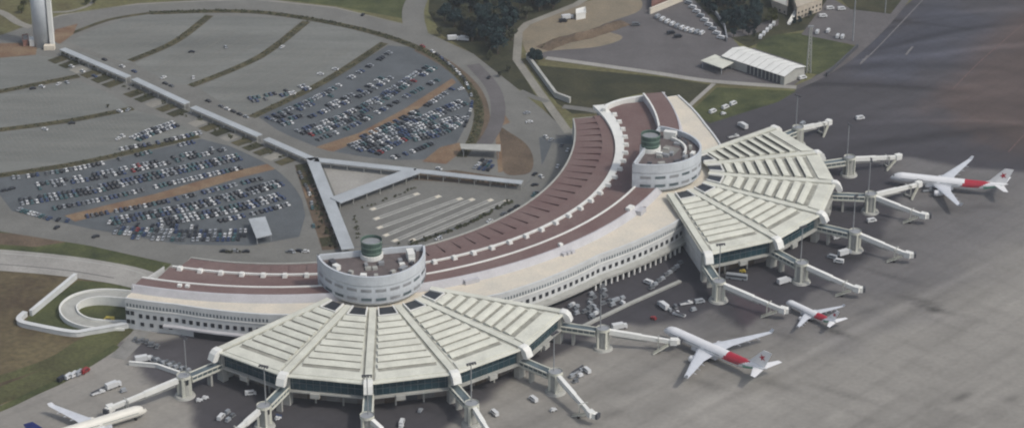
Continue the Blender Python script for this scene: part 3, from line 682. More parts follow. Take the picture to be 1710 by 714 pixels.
# ------------------------------------------------------------------ jet bridges, one per rib of each pier
def bridge(c, a, cabs, label, mlabel, low=False):
    c = Vector((c[0], c[1], 0)); ar = R(a); u = Vector((math.cos(ar), math.sin(ar), 0)); s = Vector((-u.y, u.x, 0))
    rc = c+u*121; T = thing('jet_bridge', label, 'jet bridge', (rc.x, rc.y, 0), 0, 'jet bridges around the piers')
    # fixed gangway: floor, two side trusses, roof bars
    p, q = c+u*99.5, c+u*117.5
    b = MB(); b.beam(p+Vector((0, 0, 7)), q+Vector((0, 0, 7)), 4.4, .5); g = b.build('gangway', 'concrete', T)
    for sg in (-1, 1):
        b = MB()
        for z, h in ((7.7, .8), (10.0, .5)): b.beam(p+s*sg*2.2+Vector((0, 0, z)), q+s*sg*2.2+Vector((0, 0, z)), .7, h)
        for i in range(7): w = p+(q-p)*(i/6)+s*sg*2.2; b.beam(w+Vector((0, 0, 7)), w+Vector((0, 0, 10.2)), .3, .3)
        b.build('side_truss', 'cream', g)
    b = MB(); b.beam(p+Vector((0, 0, 8.8)), q+Vector((0, 0, 8.8)), 4.3, 2.2); b.build('glazed_passage', 'glass_grey', g)
    b = MB()
    for k in (.35,): b.box(p+(q-p)*k+Vector((0, 0, 3.4)), (1.2, 3, 6.8), ar); 
    b.build('gangway_post', 'concrete', g)
    # rotunda: hollow-looking concrete tower with four fins and a flared foot
    b = MB(); b.tube(rc+Vector((0, 0, 0)), rc+Vector((0, 0, 1.0)), 5.2, 4.7, 20); b.build('foot', 'concrete', T)
    b = MB(); b.tube(rc+Vector((0, 0, 1.3)), rc+Vector((0, 0, 10.8)), 2.5, 2.5, 20); ro = b.build('rotunda', 'concrete', T)
    b = MB(); b.tube(rc+Vector((0, 0, 10.3)), rc+Vector((0, 0, 11.8)), 3.4, 3.4, 20, caps=False); b.tube(rc+Vector((0, 0, 10.4)), rc+Vector((0, 0, 11.2)), 3.35, 3.35, 20, 1)
    b.build('rotunda_rim', ['cream', 'metal_grey'], ro)
    for k in range(4):
        w = ar+PI/4+k*PI/2; v = Vector((math.cos(w), math.sin(w), 0)); b = MB(); b.box(rc+v*2.9+Vector((0, 0, 5.7)), (1.3, 1.2, 9.4), w, 0, .92); b.build('fin', 'cream', ro)
    b = MB(); b.box(rc+s*2.5+Vector((0, 0, 8.4)), (1.4, .5, 2.6), ar); b.build('door', 'glass_dark', ro)
    for (x, y) in cabs:
        e = at(x, y, 6.2); d = Vector((e.x-rc.x, e.y-rc.y, 0)); L = d.length; d.normalize(); n = Vector((-d.y, d.x, 0))
        st = rc+d*3.2+Vector((0, 0, 9.6)); en = Vector((e.x, e.y, 5.6)); md = st+(en-st)*.52
        b = MB(); b.beam(st, md, 2.1, 2.5); b.beam(md-(md-st).normalized()*1.5, en, 1.75, 2.1); arm = b.build('arm', 'white', T)
        b = MB(); b.beam(st+(en-st)*.04-Vector((0, 0, 2.6)), st+(en-st)*.62-Vector((0, 0, 2.2)), .5, .5); b.build('lower_rail', 'concrete', arm)
        a2 = math.atan2(d.y, d.x)
        b = MB(); b.box(en+d*1.5+Vector((0, 0, .1)), (3.4, 3.2, 3.0), a2); b.box(en+d*3.0+n*1.0+Vector((0, 0, -.2)), (2.4, 2.8, 2.6), a2+.5); cb = b.build('cab', 'white', T)
        b = MB(); b.box(en+d*4.6+n*2.0+Vector((0, 0, -.1)), (1.2, 3.0, 2.5), a2+.5); b.build('bellows', 'metal_dark', cb)
        w = st+(en-st)*.8
        lg = MB()
        for sg in (-1, 1): lg.beam(w+n*sg*2.0+Vector((0, 0, -w.z+.6)), w+n*sg*2.0+Vector((0, 0, .8)), .55, .55)
        lg.beam(w+n*2.6+Vector((0, 0, .9)), w-n*2.6+Vector((0, 0, .9)), .6, .5); lg.beam(w+n*2.8+Vector((0, 0, 1-w.z)), w-n*2.8+Vector((0, 0, 1-w.z)), .9, .7)
        lo = lg.build('drive_legs', 'concrete', T)
        for sg in (-1, 1):
            b = MB(); k = w+n*sg*2.4; k.z = .65; b.tube(k-n*.4, k+n*.4, .65, .65, 10); b.build('wheel', 'tyre', lo)
        k0 = en-d*1.0-n*1.6; k1 = en-d*8.5-n*4.4
        b = MB(); b.beam((k0.x, k0.y, 4.4), (k1.x, k1.y, .3), 1.2, .35)
        for z in (0, 1): b.beam((k0.x, k0.y, 5.3), (k1.x, k1.y, 1.3), .9, .12)
        b.build('stair', 'cream', T)
    # the light mast beside each rotunda
    mp = rc-u*1.5+s*.4
    M = thing('light_mast', mlabel, 'light mast', (mp.x, mp.y, 0), 0, 'light masts at the gate rotundas')
    b = MB(); b.tube(mp, mp+Vector((0, 0, 32)), .36, .22, 8); b.build('pole', 'metal_grey', M)
    b = MB(); b.beam(mp+s*2.4+Vector((0, 0, 32)), mp-s*2.4+Vector((0, 0, 32)), .5, .4); hd = b.build('crossbar', 'metal_dark', M)
    for k in (-2, -.7, .7, 2):
        b = MB(); q = mp+s*k+u*.5+Vector((0, 0, 31.6)); b.box(q, (.9, .8, .6), ar); b.build('floodlight', 'metal_dark', hd)
ribs1 = [F1+AL*(k-2.5) for k in range(6)]; ribs2 = [F2+AL*(k-2.5) for k in range(6)]
for a, cabs, l, m in zip(ribs1, [[(189, 677)], [(388, 722)], [(652, 728)], [(822, 728)], [(984, 686)], [(1120, 568)]],
    ['white jet bridge at the cream airliner in the lower left corner', 'jet bridge left of the bottom centre, heading down and left out of frame', 'jet bridge under the middle rib of the foreground pier at the bottom edge',
     'jet bridge just right of bottom centre, pointing down and right', 'jet bridge with an idle arm between the foreground pier and open concrete', 'jet bridge docked to the nearer red-banded airliner'],
    ['thin mast at the jet bridge of the cream airliner', 'thin mast in front of the left part of the foreground pier roof', 'thin mast at the bottom edge under the middle rib of the foreground pier', 'thin mast in front of the right part of the foreground pier roof',
     'thin mast beside the rotunda of the idle bridge right of the foreground pier', 'thin mast by the rotunda of the bridge to the nearer red-banded airliner']): bridge(P1, a, cabs, l, m)
for a, cabs, l, m in zip(ribs2, [[(1303, 514)], [(1427, 479)], [(1512, 422)], [(1538, 357), (1531, 307)], [(1496, 261)], [(1381, 204)]],
    ['jet bridge docked to the small red-striped jet', 'jet bridge with a white idle arm above the small jet', 'jet bridge with an idle arm right of a cluster of parked carts', 'twin-armed jet bridge serving the far red-banded airliner',
     'jet bridge with an arm pointing right above the far airliner', 'farthest jet bridge, behind the top of the right-hand pier roof'],
    ['thin mast in front of the lower left corner of the right-hand pier', 'thin mast by the rotunda of the bridge above the small jet', 'thin mast by the rotunda beside the cluster of carts', 'thin mast at the twin-armed jet bridge',
     'thin mast at the bridge pointing right above the far airliner', 'thin mast at the farthest jet bridge behind the pier roof']): bridge(P2, a, cabs, l, m)
# ------------------------------------------------------------------ other masts
def mast(x, y, h, label, r=.5, lattice=False, z0=0):
    p = at(x, y, z0); M = thing('light_mast', label, 'light mast', p)
    b = MB()
    if lattice:
        for i in (-1, 1):
            for j in (-1, 1): b.beam(p+Vector((i*1.3, j*1.3, 0)), p+Vector((i*.5, j*.5, h)), .4, .4)
        for k in range(14):
            z0_, z1_ = h*k/14, h*(k+1)/14; w0, w1 = 1.3-.8*k/14, 1.3-.8*(k+1)/14; sg = 1 if k % 2 else -1
            for j in (-1, 1): b.beam(p+Vector((-sg*w0, j*w0, z0_)), p+Vector((sg*w1, j*w1, z1_)), .22, .22); b.beam(p+Vector((j*w0, -sg*w0, z0_)), p+Vector((j*w1, sg*w1, z1_)), .22, .22)
        b.build('lattice_pole', 'concrete', M)
    else:
        b.tube(p, p+Vector((0, 0, h)), r, r*.6, 8); b.build('pole', 'metal_grey', M)
    b = MB(); b.box(p+Vector((0, 0, h+.4)), (3.6, 1.0, 1.0), 0); b.build('lamp_head', 'metal_grey', M)
mast(1350, 121, 31, 'pale lattice light tower at the end of the white hangar', lattice=True)
mast(1424, 68, 34, 'tall plain mast at the edge of the small staff car park, top right', .6)
mast(1478, 22, 26, 'thin mast on the dark lawn at the top edge', .35)
# ------------------------------------------------------------------ white shaft of the tower, top left
p = at(76, 76); T = thing('control_tower', 'massive pale round tower shaft with a column painted sunlit white, cut by the top edge', 'tower', p)
b = MB(); b.tube(p+Vector((-2, 0, 0)), p+Vector((-2, 0, 62)), 5.2, 5.6, 32); b.build('shaft', 'drumwall', T, True)
b = MB(); b.box(p+Vector((5.0, -1.5, 31)), (2.6, 4, 62), 0); b.build('sunlit_column', 'white', T)  # column whitened to paint the sunlit right side of the tower
b = MB(); b.tube(p+Vector((-2, 0, 62)), p+Vector((-2, 0, 66)), 5.6, 9, 32); b.tube(p+Vector((-2, 0, 66)), p+Vector((-2, 0, 70)), 9, 9.6, 32); b.build('cab', 'glass_teal', T)
b = MB(); b.tube(p+Vector((-2, 0, 70)), p+Vector((-2, 0, 71.5)), 10, 9, 32); b.build('cab_roof', 'white', T)
b = MB(); b.box(p+Vector((4, -7, 1.5)), (7, 4, 3)); b.build('entrance', 'plaster', T)
def building(name, label, cat, pts, h, m, mroof, z0=0, win=None, raw=False):
    P = pts if raw else px(pts); c = sum((Vector((q.x, q.y, 0)) for q in P), Vector())/len(P)
    T = thing(name, label, cat, (c.x, c.y, z0)); n = len(P)
    ar = sum(P[i].x*P[(i+1) % n].y-P[(i+1) % n].x*P[i].y for i in range(n))
    if ar < 0: P = P[::-1]
    b = MB()
    for i in range(n):
        a, d = P[i], P[(i+1) % n]; b.quad((a.x, a.y, z0), (d.x, d.y, z0), (d.x, d.y, z0+h+.6), (a.x, a.y, z0+h+.6))
    b.build('wall', m, T)
    b = MB(); b.poly(P, z0+h); b.build('roof', mroof, T)
    b = MB()
    Q = P+[P[0]]; b.wall(Q, .5, z0+h-.1, z0+h+.7); b.build('parapet', m, T)
    if win:
        for i in range(n):
            a, d = P[i], P[(i+1) % n]; L = (d-a).length; k = int(L/3.6)
            if k < 1 or (d-a).cross(Vector((0, 0, 1))).y > 0: continue
            for fl in range(max(1, int(h/3.2))):
                for j in range(k):
                    q = a+(d-a)*((j+.5)/k); b = MB(); b.box((q.x, q.y, z0+1.7+fl*3.2), (1.3, .3, 1.4), math.atan2(d.y-a.y, d.x-a.x)); b.build('window', 'glass_dark', T)
    return T
building('gatehouse', 'small white hut at the foot of the pale tower', 'hut', [(50, 72), (60, 72), (60, 78), (50, 78)], 4, 'white', 'white')
building('gatehouse', 'small reddish hut left of the white hut at the tower foot', 'hut', [(38, 68), (47, 66), (48, 76), (39, 78)], 3.5, 'roof_tile', 'concrete_grey')
# houses in the top right corner
building('house', 'tall beige flat-roofed house with an outside ramp, top right', 'house', [(1318, -4), (1368, -8), (1372, 18), (1330, 34)], 9, 'beige', 'beige', win=True)
building('house', 'low beige house left of the taller one at the top edge', 'house', [(1285, -6), (1316, -6), (1314, 26), (1290, 16)], 6, 'beige', 'concrete', win=True)
building('house', 'small red-roofed building behind a pale wall at the top edge', 'house', [(1088, 18), (1090, -12), (1132, -14), (1134, 0)], 4, 'roof_tile', 'roof_tile')
T = thing('ramp', 'pale outside ramp slanting down beside the tall beige house', 'ramp', at(1330, 24))
b = MB(); b.beam(at(1345, 10)+Vector((0, 0, 8)), at(1317, 42)+Vector((0, 0, .3)), 1.8, .7); b.build('ramp_slab', 'white', T)
b = MB(); b.beam(at(1345, 10)+Vector((-1, 0, 9)), at(1317, 42)+Vector((-1, 0, 1.3)), .25, .9); b.build('balustrade', 'white', T)
building('site_hut', 'small pinkish white shed on the bare dirt yard at the top', 'shed', [(962, 34), (962, 26), (977, 22), (978, 31)], 4, 'white', 'white')
# hangar: gabled long white shed
a, d, e = at(1208, 92, 7), at(1228, 76, 7), at(1344, 112, 7)
ax = (at(1306, 124, 7)-a); ax.z = 0; Lh = ax.length+2; ax.normalize(); nn = Vector((-ax.y, ax.x, 0)); wd = 21
T = thing('hangar', 'long white gabled hangar with dark openings along its near side', 'hangar', (a.x, a.y, 0))
B0 = Vector((a.x, a.y, 0))
def hp(l, w, z): return B0+ax*l+nn*w+Vector((0, 0, z))
b = MB(); b.quad(hp(0, 0, 0), hp(Lh, 0, 0), hp(Lh, 0, 6.5), hp(0, 0, 6.5)); b.quad(hp(Lh, wd, 0), hp(0, wd, 0), hp(0, wd, 6.5), hp(Lh, wd, 6.5))
b.add([hp(Lh, 0, 0), hp(Lh, wd, 0), hp(Lh, wd, 6.5), hp(Lh, wd/2, 8.6), hp(Lh, 0, 6.5)], [(0, 1, 2, 3, 4)]); b.add([hp(0, 0, 0), hp(0, wd, 0), hp(0, wd, 6.5), hp(0, wd/2, 8.6), hp(0, 0, 6.5)], [(4, 3, 2, 1, 0)])
b.build('wall', 'concrete', T)
b = MB(); n = 9
for i in range(n):
    l0, l1 = -1+(Lh+2)*i/n, -1+(Lh+2)*(i+1)/n-.3
    for w0, z0, w1, z1 in ((-1, 6.4, wd/2, 8.75), (wd/2, 8.75, wd+1, 6.4)): b.quad(hp(l0, w0, z0), hp(l1, w0, z0), hp(l1, w1, z1), hp(l0, w1, z1)); b.quad(hp(l1, w0, z0-.1), hp(l1+.3, w0, z0-.1), hp(l1+.3, w1, z1-.1), hp(l1, w1, z1-.1), 1)
b.build('roof', ['white', 'gutter_and_shade'], T)
for k in range(9):
    b = MB(); q = hp(Lh*.42+k*Lh*.062, -.15, 3.0); b.box(q, (Lh*.04, .3, 5.4), math.atan2(ax.y, ax.x)); b.build('door', 'metal_dark', T)
def canopy_roof(name, label, cat, pts, z, th, m='canopy', posts=4, group=None):
    P = px(pts, z); c = sum((Vector((q.x, q.y, 0)) for q in P), Vector())/len(P); T = thing(name, label, cat, (c.x, c.y, 0), 0, group)
    b = MB(); b.prism(P, z-th, z); b.build('roof', m, T)
    for q in P:
        w = c+(Vector((q.x, q.y, 0))-c)*.88; b = MB(); b.tube(w, w+Vector((0, 0, z-th)), .25, .25, 6); b.build('post', 'metal_grey', T)
canopy_roof('shade_canopy', 'cream flat shade canopy left of the white hangar', 'canopy', [(1170, 101), (1194, 91), (1225, 104), (1206, 114)], 5, .5, 'cream')
canopy_roof('shelter', 'grey blue shelter roof at the corner of the crowded left car park', 'shelter', [(415, 365), (443, 361), (454, 391), (428, 397)], 5, .5, 'canopy')
canopy_roof('toll_canopy', 'long pale canopy right of the crowded upper car park, above parked blue cars', 'canopy', [(768, 240), (836, 241), (836, 252), (770, 248)], 5.5, .5, 'concrete')
# covered walkway segments
def walkway(pts, w, label, z=4.2, m='canopy'):
    P = px(pts, z); c = (P[0]+P[-1])/2; T = thing('covered_walkway', label, 'covered walkway', (c.x, c.y, 0), 0, 'covered walkway roofs')
    A, B_ = offset(P, w/2), offset(P, -w/2)
    b = MB(); b.prism(A+B_[::-1], z-.45, z); b.build('roof', m, T)
    d = P[-1]-P[0]; n = max(2, int(d.length/9))
    for k in range(n+1):
        q = P[0]+d*(k/n); e = Vector((-d.y, d.x, 0)).normalized()*(w/2-.7)
        for sg in (-1, 1): v = q+e*sg; b = MB(); b.box((v.x, v.y, (z-.45)/2), (.45, .45, z-.45)); b.build('post', 'concrete', T)
walkway([(104, 81), (214, 128)], 4.8, 'grey walkway roof starting at the foot of the pale tower')
walkway([(224, 131), (312, 172)], 4.8, 'grey walkway roof, second from the tower, between empty car parks')
walkway([(322, 178), (433, 226)], 4.8, 'grey walkway roof, third from the tower, above the planted beds')
walkway([(444, 231), (524, 266)], 4.8, 'grey walkway roof ending at the fork by the plaza')
walkway([(521, 263), (581, 415)], 7.0, 'wide grey walkway roof leading straight down to the foreground drum')
walkway([(526, 266), (694, 284)], 5.4, 'grey walkway roof along the upper edge of the triangular plaza')
walkway([(560, 334), (692, 284)], 9.5, 'broad pale grey roof along the lower right edge of the plaza', 4.6)
walkway([(690, 284), (872, 304)], 5.0, 'long grey walkway roof running right from the plaza above the bus park')
# bus park platforms
for i, (p, q, l) in enumerate([((618, 351), (700, 323), 'topmost pale bus platform'), ((624, 367), (736, 327), 'second pale bus platform from the top'), ((629, 382), (772, 331), 'third pale bus platform from the top'), ((640, 395), (792, 332), 'fourth pale bus platform from the top'), ((655, 404), (823, 333), 'fifth pale bus platform from the top'), ((684, 403), (850, 334), 'lowest pale bus platform along the dark hedge')]):
    P = px([p, q]); d = (P[1]-P[0]).normalized(); a_ = math.atan2(d.y, d.x); c = (P[0]+P[1])/2
    T = thing('bus_platform', l+' in the striped bus park', 'platform', (c.x, c.y, 0), 0, 'bus park platforms')
    b = MB(); b.box((c.x, c.y, .12), ((P[1]-P[0]).length, 3.2, .24), a_); b.build('kerb', 'concrete', T)
    b = MB(); b.box((c.x, c.y, .27), ((P[1]-P[0]).length*.94, 1.5, .06), a_); b.build('paving', 'concrete_grey', T)
    for e, sg in ((P[0], 1), (P[1], -1)):
        w = e+d*sg*2.2; b = MB(); b.box((w.x, w.y, .32), (3.2, 2.4, .3), a_); b.build('kerb_end', 'plaster', T)
# ------------------------------------------------------------------ walls and ramp by the left end of the terminal
def wall_thing(name, pts, th, h, m, label, z0=0, raw=False):
    P = pts if raw else px(pts); c = P[len(P)//2]; T = thing(name, label, 'wall', (c.x, c.y, 0))
    b = MB(); b.wall(P, th, z0, z0+h); b.build('wall_run', m, T)
    b = MB(); b.wall(P, th+.5, z0+h, z0+h+.25); b.build('coping', m, T); return T
wall_thing('boundary_wall', [(127, 465), (52, 527)], 1.6, 3, 'facade', 'straight pale wall slanting across the lawn at the left')
wall_thing('boundary_wall', smooth(px([(43, 527), (33, 536), (36, 543), (60, 549), (120, 560), (150, 557), (214, 546)]), 4), 2.4, 2.5, 'facade', 'bent pale wall under the curved white ramp at the left', raw=True)
wall_thing('perimeter_wall', [(880, 98), (928, 163), (952, 172)], 1.4, 3.5, 'concrete', 'pale perimeter wall with a dark strip beside the service road, top centre')
wall_thing('yard_wall', [(1085, 24), (1139, 2)], 1.2, 4, 'plaster', 'pale wall in front of the red-roofed building at the top edge')
wall_thing('yard_wall', [(1380, 128), (1432, 80)], .6, 2.4, 'metal_dark', 'dark fence along the edge of the lawn beside the far apron')
wall_thing('compound_fence', [(1168, -4), (1196, 26), (1210, 48), (1214, 70)], .4, 2.6, 'metal_grey', 'grey curved fence right of the row of parked vans, top')
wall_thing('apron_fence', [(216, 609), (262, 613), (300, 626)], .8, 2, 'white', 'low white barrier left of the cream airliner jet bridge')
wall_thing('apron_fence', [(974, 546), (1048, 510), (1136, 471)], 1.6, .9, 'concrete', 'low pale kerb wall across the apron between the two piers')
cr = at(166, 517, 0); T = thing('curved_ramp', 'white horseshoe vehicle ramp curling beside the left end of the terminal', 'ramp', (cr.x, cr.y, 0))
Pc = [at(*q[:2], q[2]) for q in ((216, 494, 4.2), (180, 491, 4.0), (150, 493, 3.6), (126, 501, 3.0), (114, 514, 2.4), (121, 529, 1.7), (142, 539, 1.0), (172, 543, .5), (210, 544, .2))]
Pc = smooth(Pc, 5)
O, I = offset(Pc, 4.3), offset(Pc, -4.3)
b = MB()
for i in range(len(Pc)-1):
    a, d = Pc[i], Pc[i+1]; q = [(I[i][0], I[i][1], a.z), (O[i][0], O[i][1], a.z), (O[i+1][0], O[i+1][1], d.z), (I[i+1][0], I[i+1][1], d.z)]
    b.quad(*q); b.quad(*[(x, y, z-.8) for x, y, z in q][::-1])
b.build('roadway', 'concrete', T)
for Q in (O, I):
    b = MB()
    for i in range(len(Pc)-1):
        z0, z1 = Pc[i].z, Pc[i+1].z
        for k in (0, 1):
            s_ = offset([Vector((v[0], v[1])) for v in Q], .35*(1 if k else -1)); p_, q_ = s_[i], s_[i+1]
            b.add([(p_[0], p_[1], 0), (q_[0], q_[1], 0), (q_[0], q_[1], z1+1.1), (p_[0], p_[1], z0+1.1)], [(0, 1, 2, 3), (3, 2, 1, 0)][k:k+1])
        a1, a2 = offset([Vector((v[0], v[1])) for v in Q], .35), offset([Vector((v[0], v[1])) for v in Q], -.35)
        b.quad((a2[i][0], a2[i][1], z0+1.1), (a2[i+1][0], a2[i+1][1], z1+1.1), (a1[i+1][0], a1[i+1][1], z1+1.1), (a1[i][0], a1[i][1], z0+1.1))
    b.build('parapet', 'white', T)
# ------------------------------------------------------------------ airliners (local: +X is the nose, origin on the ground under the middle)
def airliner(name, label, L, fr, zc, span, wroot, eng, tail, scheme, wx=.36, narrow=False):
    T = thing(name, label, 'airliner'); x0 = L/2; lw = 'plane_white' if scheme != 'cream' else 'plane_cream'
    ST = [(0, .06, -.42), (.008, .3, -.36), (.02, .52, -.28), (.04, .74, -.16), (.065, .9, -.06), (.10, 1, 0), (.66, 1, 0), (.74, .95, .06), (.82, .78, .26), (.9, .52, .55), (.96, .29, .8), (1, .08, .98)]
    ss_ = [s[0] for s in ST]; NS, NA = 72, 24; b = MB(); vs = []
    for i in range(NS+1):
        s = (i/NS)**1.25; r = fr*float(np.interp(s, ss_, [q[1] for q in ST])); dz = fr*float(np.interp(s, ss_, [q[2] for q in ST]))
        for k in range(NA): t = 2*PI*k/NA; vs.append((x0-L*s, r*math.sin(t), zc+dz+r*math.cos(t)))
    fs = []; b.v = vs
    for i in range(NS):
        sm = ((i+.5)/NS)**1.25
        for k in range(NA):
            c = math.cos(2*PI*(k+.5)/NA); mi = 0
            if scheme == 'red':
                lo, hi = .60+.035*(c+.2), .76+.09*max(0, c)
                if lo < sm < hi and c > -.25: mi = 1
                elif sm >= hi and sm < .93 and -.12 < c < .08: mi = 1
                if .80 < sm < .94 and c < -.12: mi = 2
            b.f.append((i*NA+k, i*NA+(k+1) % NA, (i+1)*NA+(k+1) % NA, (i+1)*NA+k)); b.m.append(mi)
    b.build('fuselage', [lw, 'plane_red', 'plane_green'], T, True, True)
    # belly fairing
    b = MB(); b.box((x0-L*(wx+.08), 0, zc-fr*.82), (L*.24, fr*1.9, fr*.7), 0, 0, .96); b.build('belly_fairing', 'plane_wing', T, local=True)
    for sg in (-1, 1):
        for s0, s1 in ((.09, .40), (.43, .58), (.72, .82)):
            n = 12; b = MB()
            for i in range(n):
                q = []
                for s, c in ((s0+(s1-s0)*i/n, .06), (s0+(s1-s0)*(i+1)/n, .06), (s0+(s1-s0)*(i+1)/n, .16), (s0+(s1-s0)*i/n, .16)):
                    r = fr*float(np.interp(s, ss_, [v[1] for v in ST]))*1.006; dz = fr*float(np.interp(s, ss_, [v[2] for v in ST]))
                    q.append((x0-L*s, sg*r*math.sqrt(1-c*c), zc+dz+r*c))
                b.quad(*q)
            b.build('window_row', 'glass_grey', T, local=True)
    b = MB()
    for sg in (-1, 1): b.quad((x0-L*.018, sg*fr*.05, zc+fr*.18), (x0-L*.026, sg*fr*.48, zc+fr*.14), (x0-L*.036, sg*fr*.52, zc+fr*.42), (x0-L*.030, sg*fr*.05, zc+fr*.50))
    b.build('cockpit_window', 'glass_dark', T, local=True)
    def foil(b, st, mi=0):
        """lofted surface through stations (le_x, te_x, y, z, thickness)"""
        vs = []
        for xl, xt, y, z, th in st:
            for f, h in ((0, 0), (.12, .42), (.38, .5), (1, .02), (.5, -.42), (.15, -.4)): vs.append((xl+(xt-xl)*f, y, z+th*h))
        fs = []
        for i in range(len(st)-1):
            for k in range(6): fs.append((i*6+k, i*6+(k+1) % 6, i*6+6+(k+1) % 6, i*6+6+k))
        fs += [tuple(range(5, -1, -1)), tuple((len(st)-1)*6+k for k in range(6))]; b.add(vs, fs, mi)
    half = span/2; xr = x0-L*wx
    for sg in (-1, 1):
        def ws(f): # fraction of half span
            y = half*f; le = xr-(y)*.56; te = (xr-wroot-(y*.12)) if f < .33 else (xr-wroot-half*.33*.12-(half*(f-.33))*.36)
            return (le, te, sg*y, zc-fr*.55+y*.085, max(.16, 1.35*(1-f)*fr/2.8))
        b = MB(); foil(b, [ws(f) for f in (.02, .12, .33, .55, .8, .98)]); w = b.build('wing', 'plane_wing', T, local=True)
        t = ws(.98); b = MB(); foil(b, [(t[0], t[1], t[2], t[3], .2), (t[0]-1.6*half/30, t[1]-.9, t[2]+sg*.5, t[3]+2.0*half/30, .12)]); b.build('winglet', 'plane_wing', w, local=True)
        b = MB()
        for f in (.42, .58, .74): q = ws(f); b.beam((q[1]+2.4*half/30, q[2], q[3]-.5), (q[1]-1.5*half/30, q[2], q[3]-.45), .5, .7, 0, .15, .2)
        b.build('flap_fairing', 'plane_wing', w, local=True)
        q = ws(.315); ey, ez = q[2], q[3]-eng*1.35; b = MB(); el = eng*3.9; n = 20
        prof = [(1.5, .92), (1.42, 1.), (.9, 1.08), (.1, 1.04), (-1.1, .72), (-1.75, .5)]
        vs = []
        for fx, rr_ in prof:
            for k in range(n): vs.append((q[0]+eng*fx, ey+eng*rr_*math.cos(2*PI*k/n), ez+eng*rr_*math.sin(2*PI*k/n)))
        b.add(vs, [(i*n+k, i*n+n+k, i*n+n+(k+1) % n, i*n+(k+1) % n) for i in range(len(prof)-1) for k in range(n)])
        en = b.build('engine', lw, T, True, True)
        b = MB(); b.tube((q[0]+eng*1.40, ey, ez), (q[0]+eng*1.25, ey, ez), eng*.9, eng*.9, n); b.tube((q[0]-eng*1.7, ey, ez), (q[0]-eng*2.3, ey, ez), eng*.45, eng*.1, 12); b.build('fan', 'metal_dark', en, local=True)
        b = MB(); b.beam((q[0]+eng*.5, ey, ez+eng*.9), (q[0]-eng*2.0, ey, q[3]-.1), .5, eng*.8); b.build('pylon', 'plane_wing', en, local=True)
        xt = x0-L*.875; h2 = tail*.5
        b = MB(); foil(b, [(xt, xt-tail*.30, sg*.3, zc+fr*.55, .7), (xt-h2*.62, xt-tail*.30-h2*.28, sg*h2, zc+fr*.55+h2*.1, .18)]); b.build('tailplane', lw, T, local=True)
    xf = x0-L*.82; fh = tail*.46
    def fin_st(f): return (xf-fh*.95*f, xf-L*.155-fh*.42*f, zc+fr*.85+fh*f)
    b = MB(); vs = []
    for f in (0, .12, 1):
        le, te, z = fin_st(f); le = le+(L*.04 if f == 0 else 0)
        for g, h in ((0, 0), (.3, .5), (1, .03), (.3, -.5)): vs.append((le+(te-le)*g, h*(.75-.4*f), z))
    b.add(vs, [(i*4+k, i*4+(k+1) % 4, i*4+4+(k+1) % 4, i*4+4+k) for i in range(2) for k in range(4)]+[(8, 9, 10, 11)])
    fin = b.build('fin', 'plane_white' if scheme == 'red' else 'plane_blue', T, local=True)
    if scheme == 'red': # stylised bird on the fin
        for sg in (-1, 1):
            b = MB(); f0 = fin_st(.55); cx, cz = (f0[0]+f0[1])/2, f0[2]; k = fh*.17; yy = sg*.34
            bird = [(1.2, -.1), (.35, .35), (.5, 1.3), (-.1, .6), (-1.1, 1.0), (-.45, .1), (-1.2, -.7), (-.1, -.35), (.25, -1.1), (.45, -.25)]
            b.poly([(cx+u*k, cz+v*k, 0) for u, v in bird], 0)
            b.v = [(v[0], yy, v[1]) for v in b.v]; b.build('tail_emblem', 'plane_red', fin, local=True)
    for gx, gy in ((x0-L*.10, 0), (x0-L*(wx+.13), fr*1.0), (x0-L*(wx+.13), -fr*1.0)):
        b = MB(); b.tube((gx, gy, .5), (gx, gy, zc-fr*.6), .2, .25, 8); g = b.build('landing_gear', 'metal_grey', T, local=True)
        b = MB()
        for dx in ((-.8, .8) if gy else (0,)):
            for dy in (-.45, .45): b.tube((gx+dx, gy+dy-.2, .6), (gx+dx, gy+dy+.2, .6), .6, .6, 12)
        b.build('wheels', 'tyre', g, local=True)
    return T
def put(T, nose, tail, z, zt):
    n, t = at(*nose, z), at(*tail, zt); d = n-t; d.z = 0; m = (n+t)/2; T.location = (m.x, m.y, .02); T.rotation_euler = (0, 0, math.atan2(d.y, d.x)); return d.length
n_, t_ = at(1109, 551, 4), at(1281, 617, 7.5); LA = (Vector((n_.x, n_.y))-Vector((t_.x, t_.y))).length
A = airliner('airliner', 'large white airliner with dark red band on open concrete, nearer one', LA, 2.85, 5.3, 66, 11.5, 1.6, 21, 'red', .345)
put(A, (1109, 551), (1281, 617), 4, 7.5)
Bp = dup(A, (0, 0, 0), 0, 'large white airliner with dark red band by the far right edge')
put(Bp, (1487, 297), (1683, 309), 4, 7.5)
n_, t_ = at(1313, 504, 3), at(1396, 537, 5); LS = (Vector((n_.x, n_.y))-Vector((t_.x, t_.y))).length
Sm = airliner('airliner', 'small white jet with a red stripe docked between the two large airliners', LS, 1.95, 3.4, 35, 6.4, 1.0, 14, 'red', .38)
put(Sm, (1313, 504), (1396, 537), 3, 5)
n_, t_ = at(245, 684, 3.5), at(50, 742, 4); LC = (Vector((n_.x, n_.y))-Vector((t_.x, t_.y))).length
Cr = airliner('airliner', 'cream airliner with a dark blue fin, cut by the bottom left edge', LC, 2.75, 4.6, 52, 10, 1.5, 19, 'cream', .36)
put(Cr, (245, 684), (50, 742), 3.5, 4)
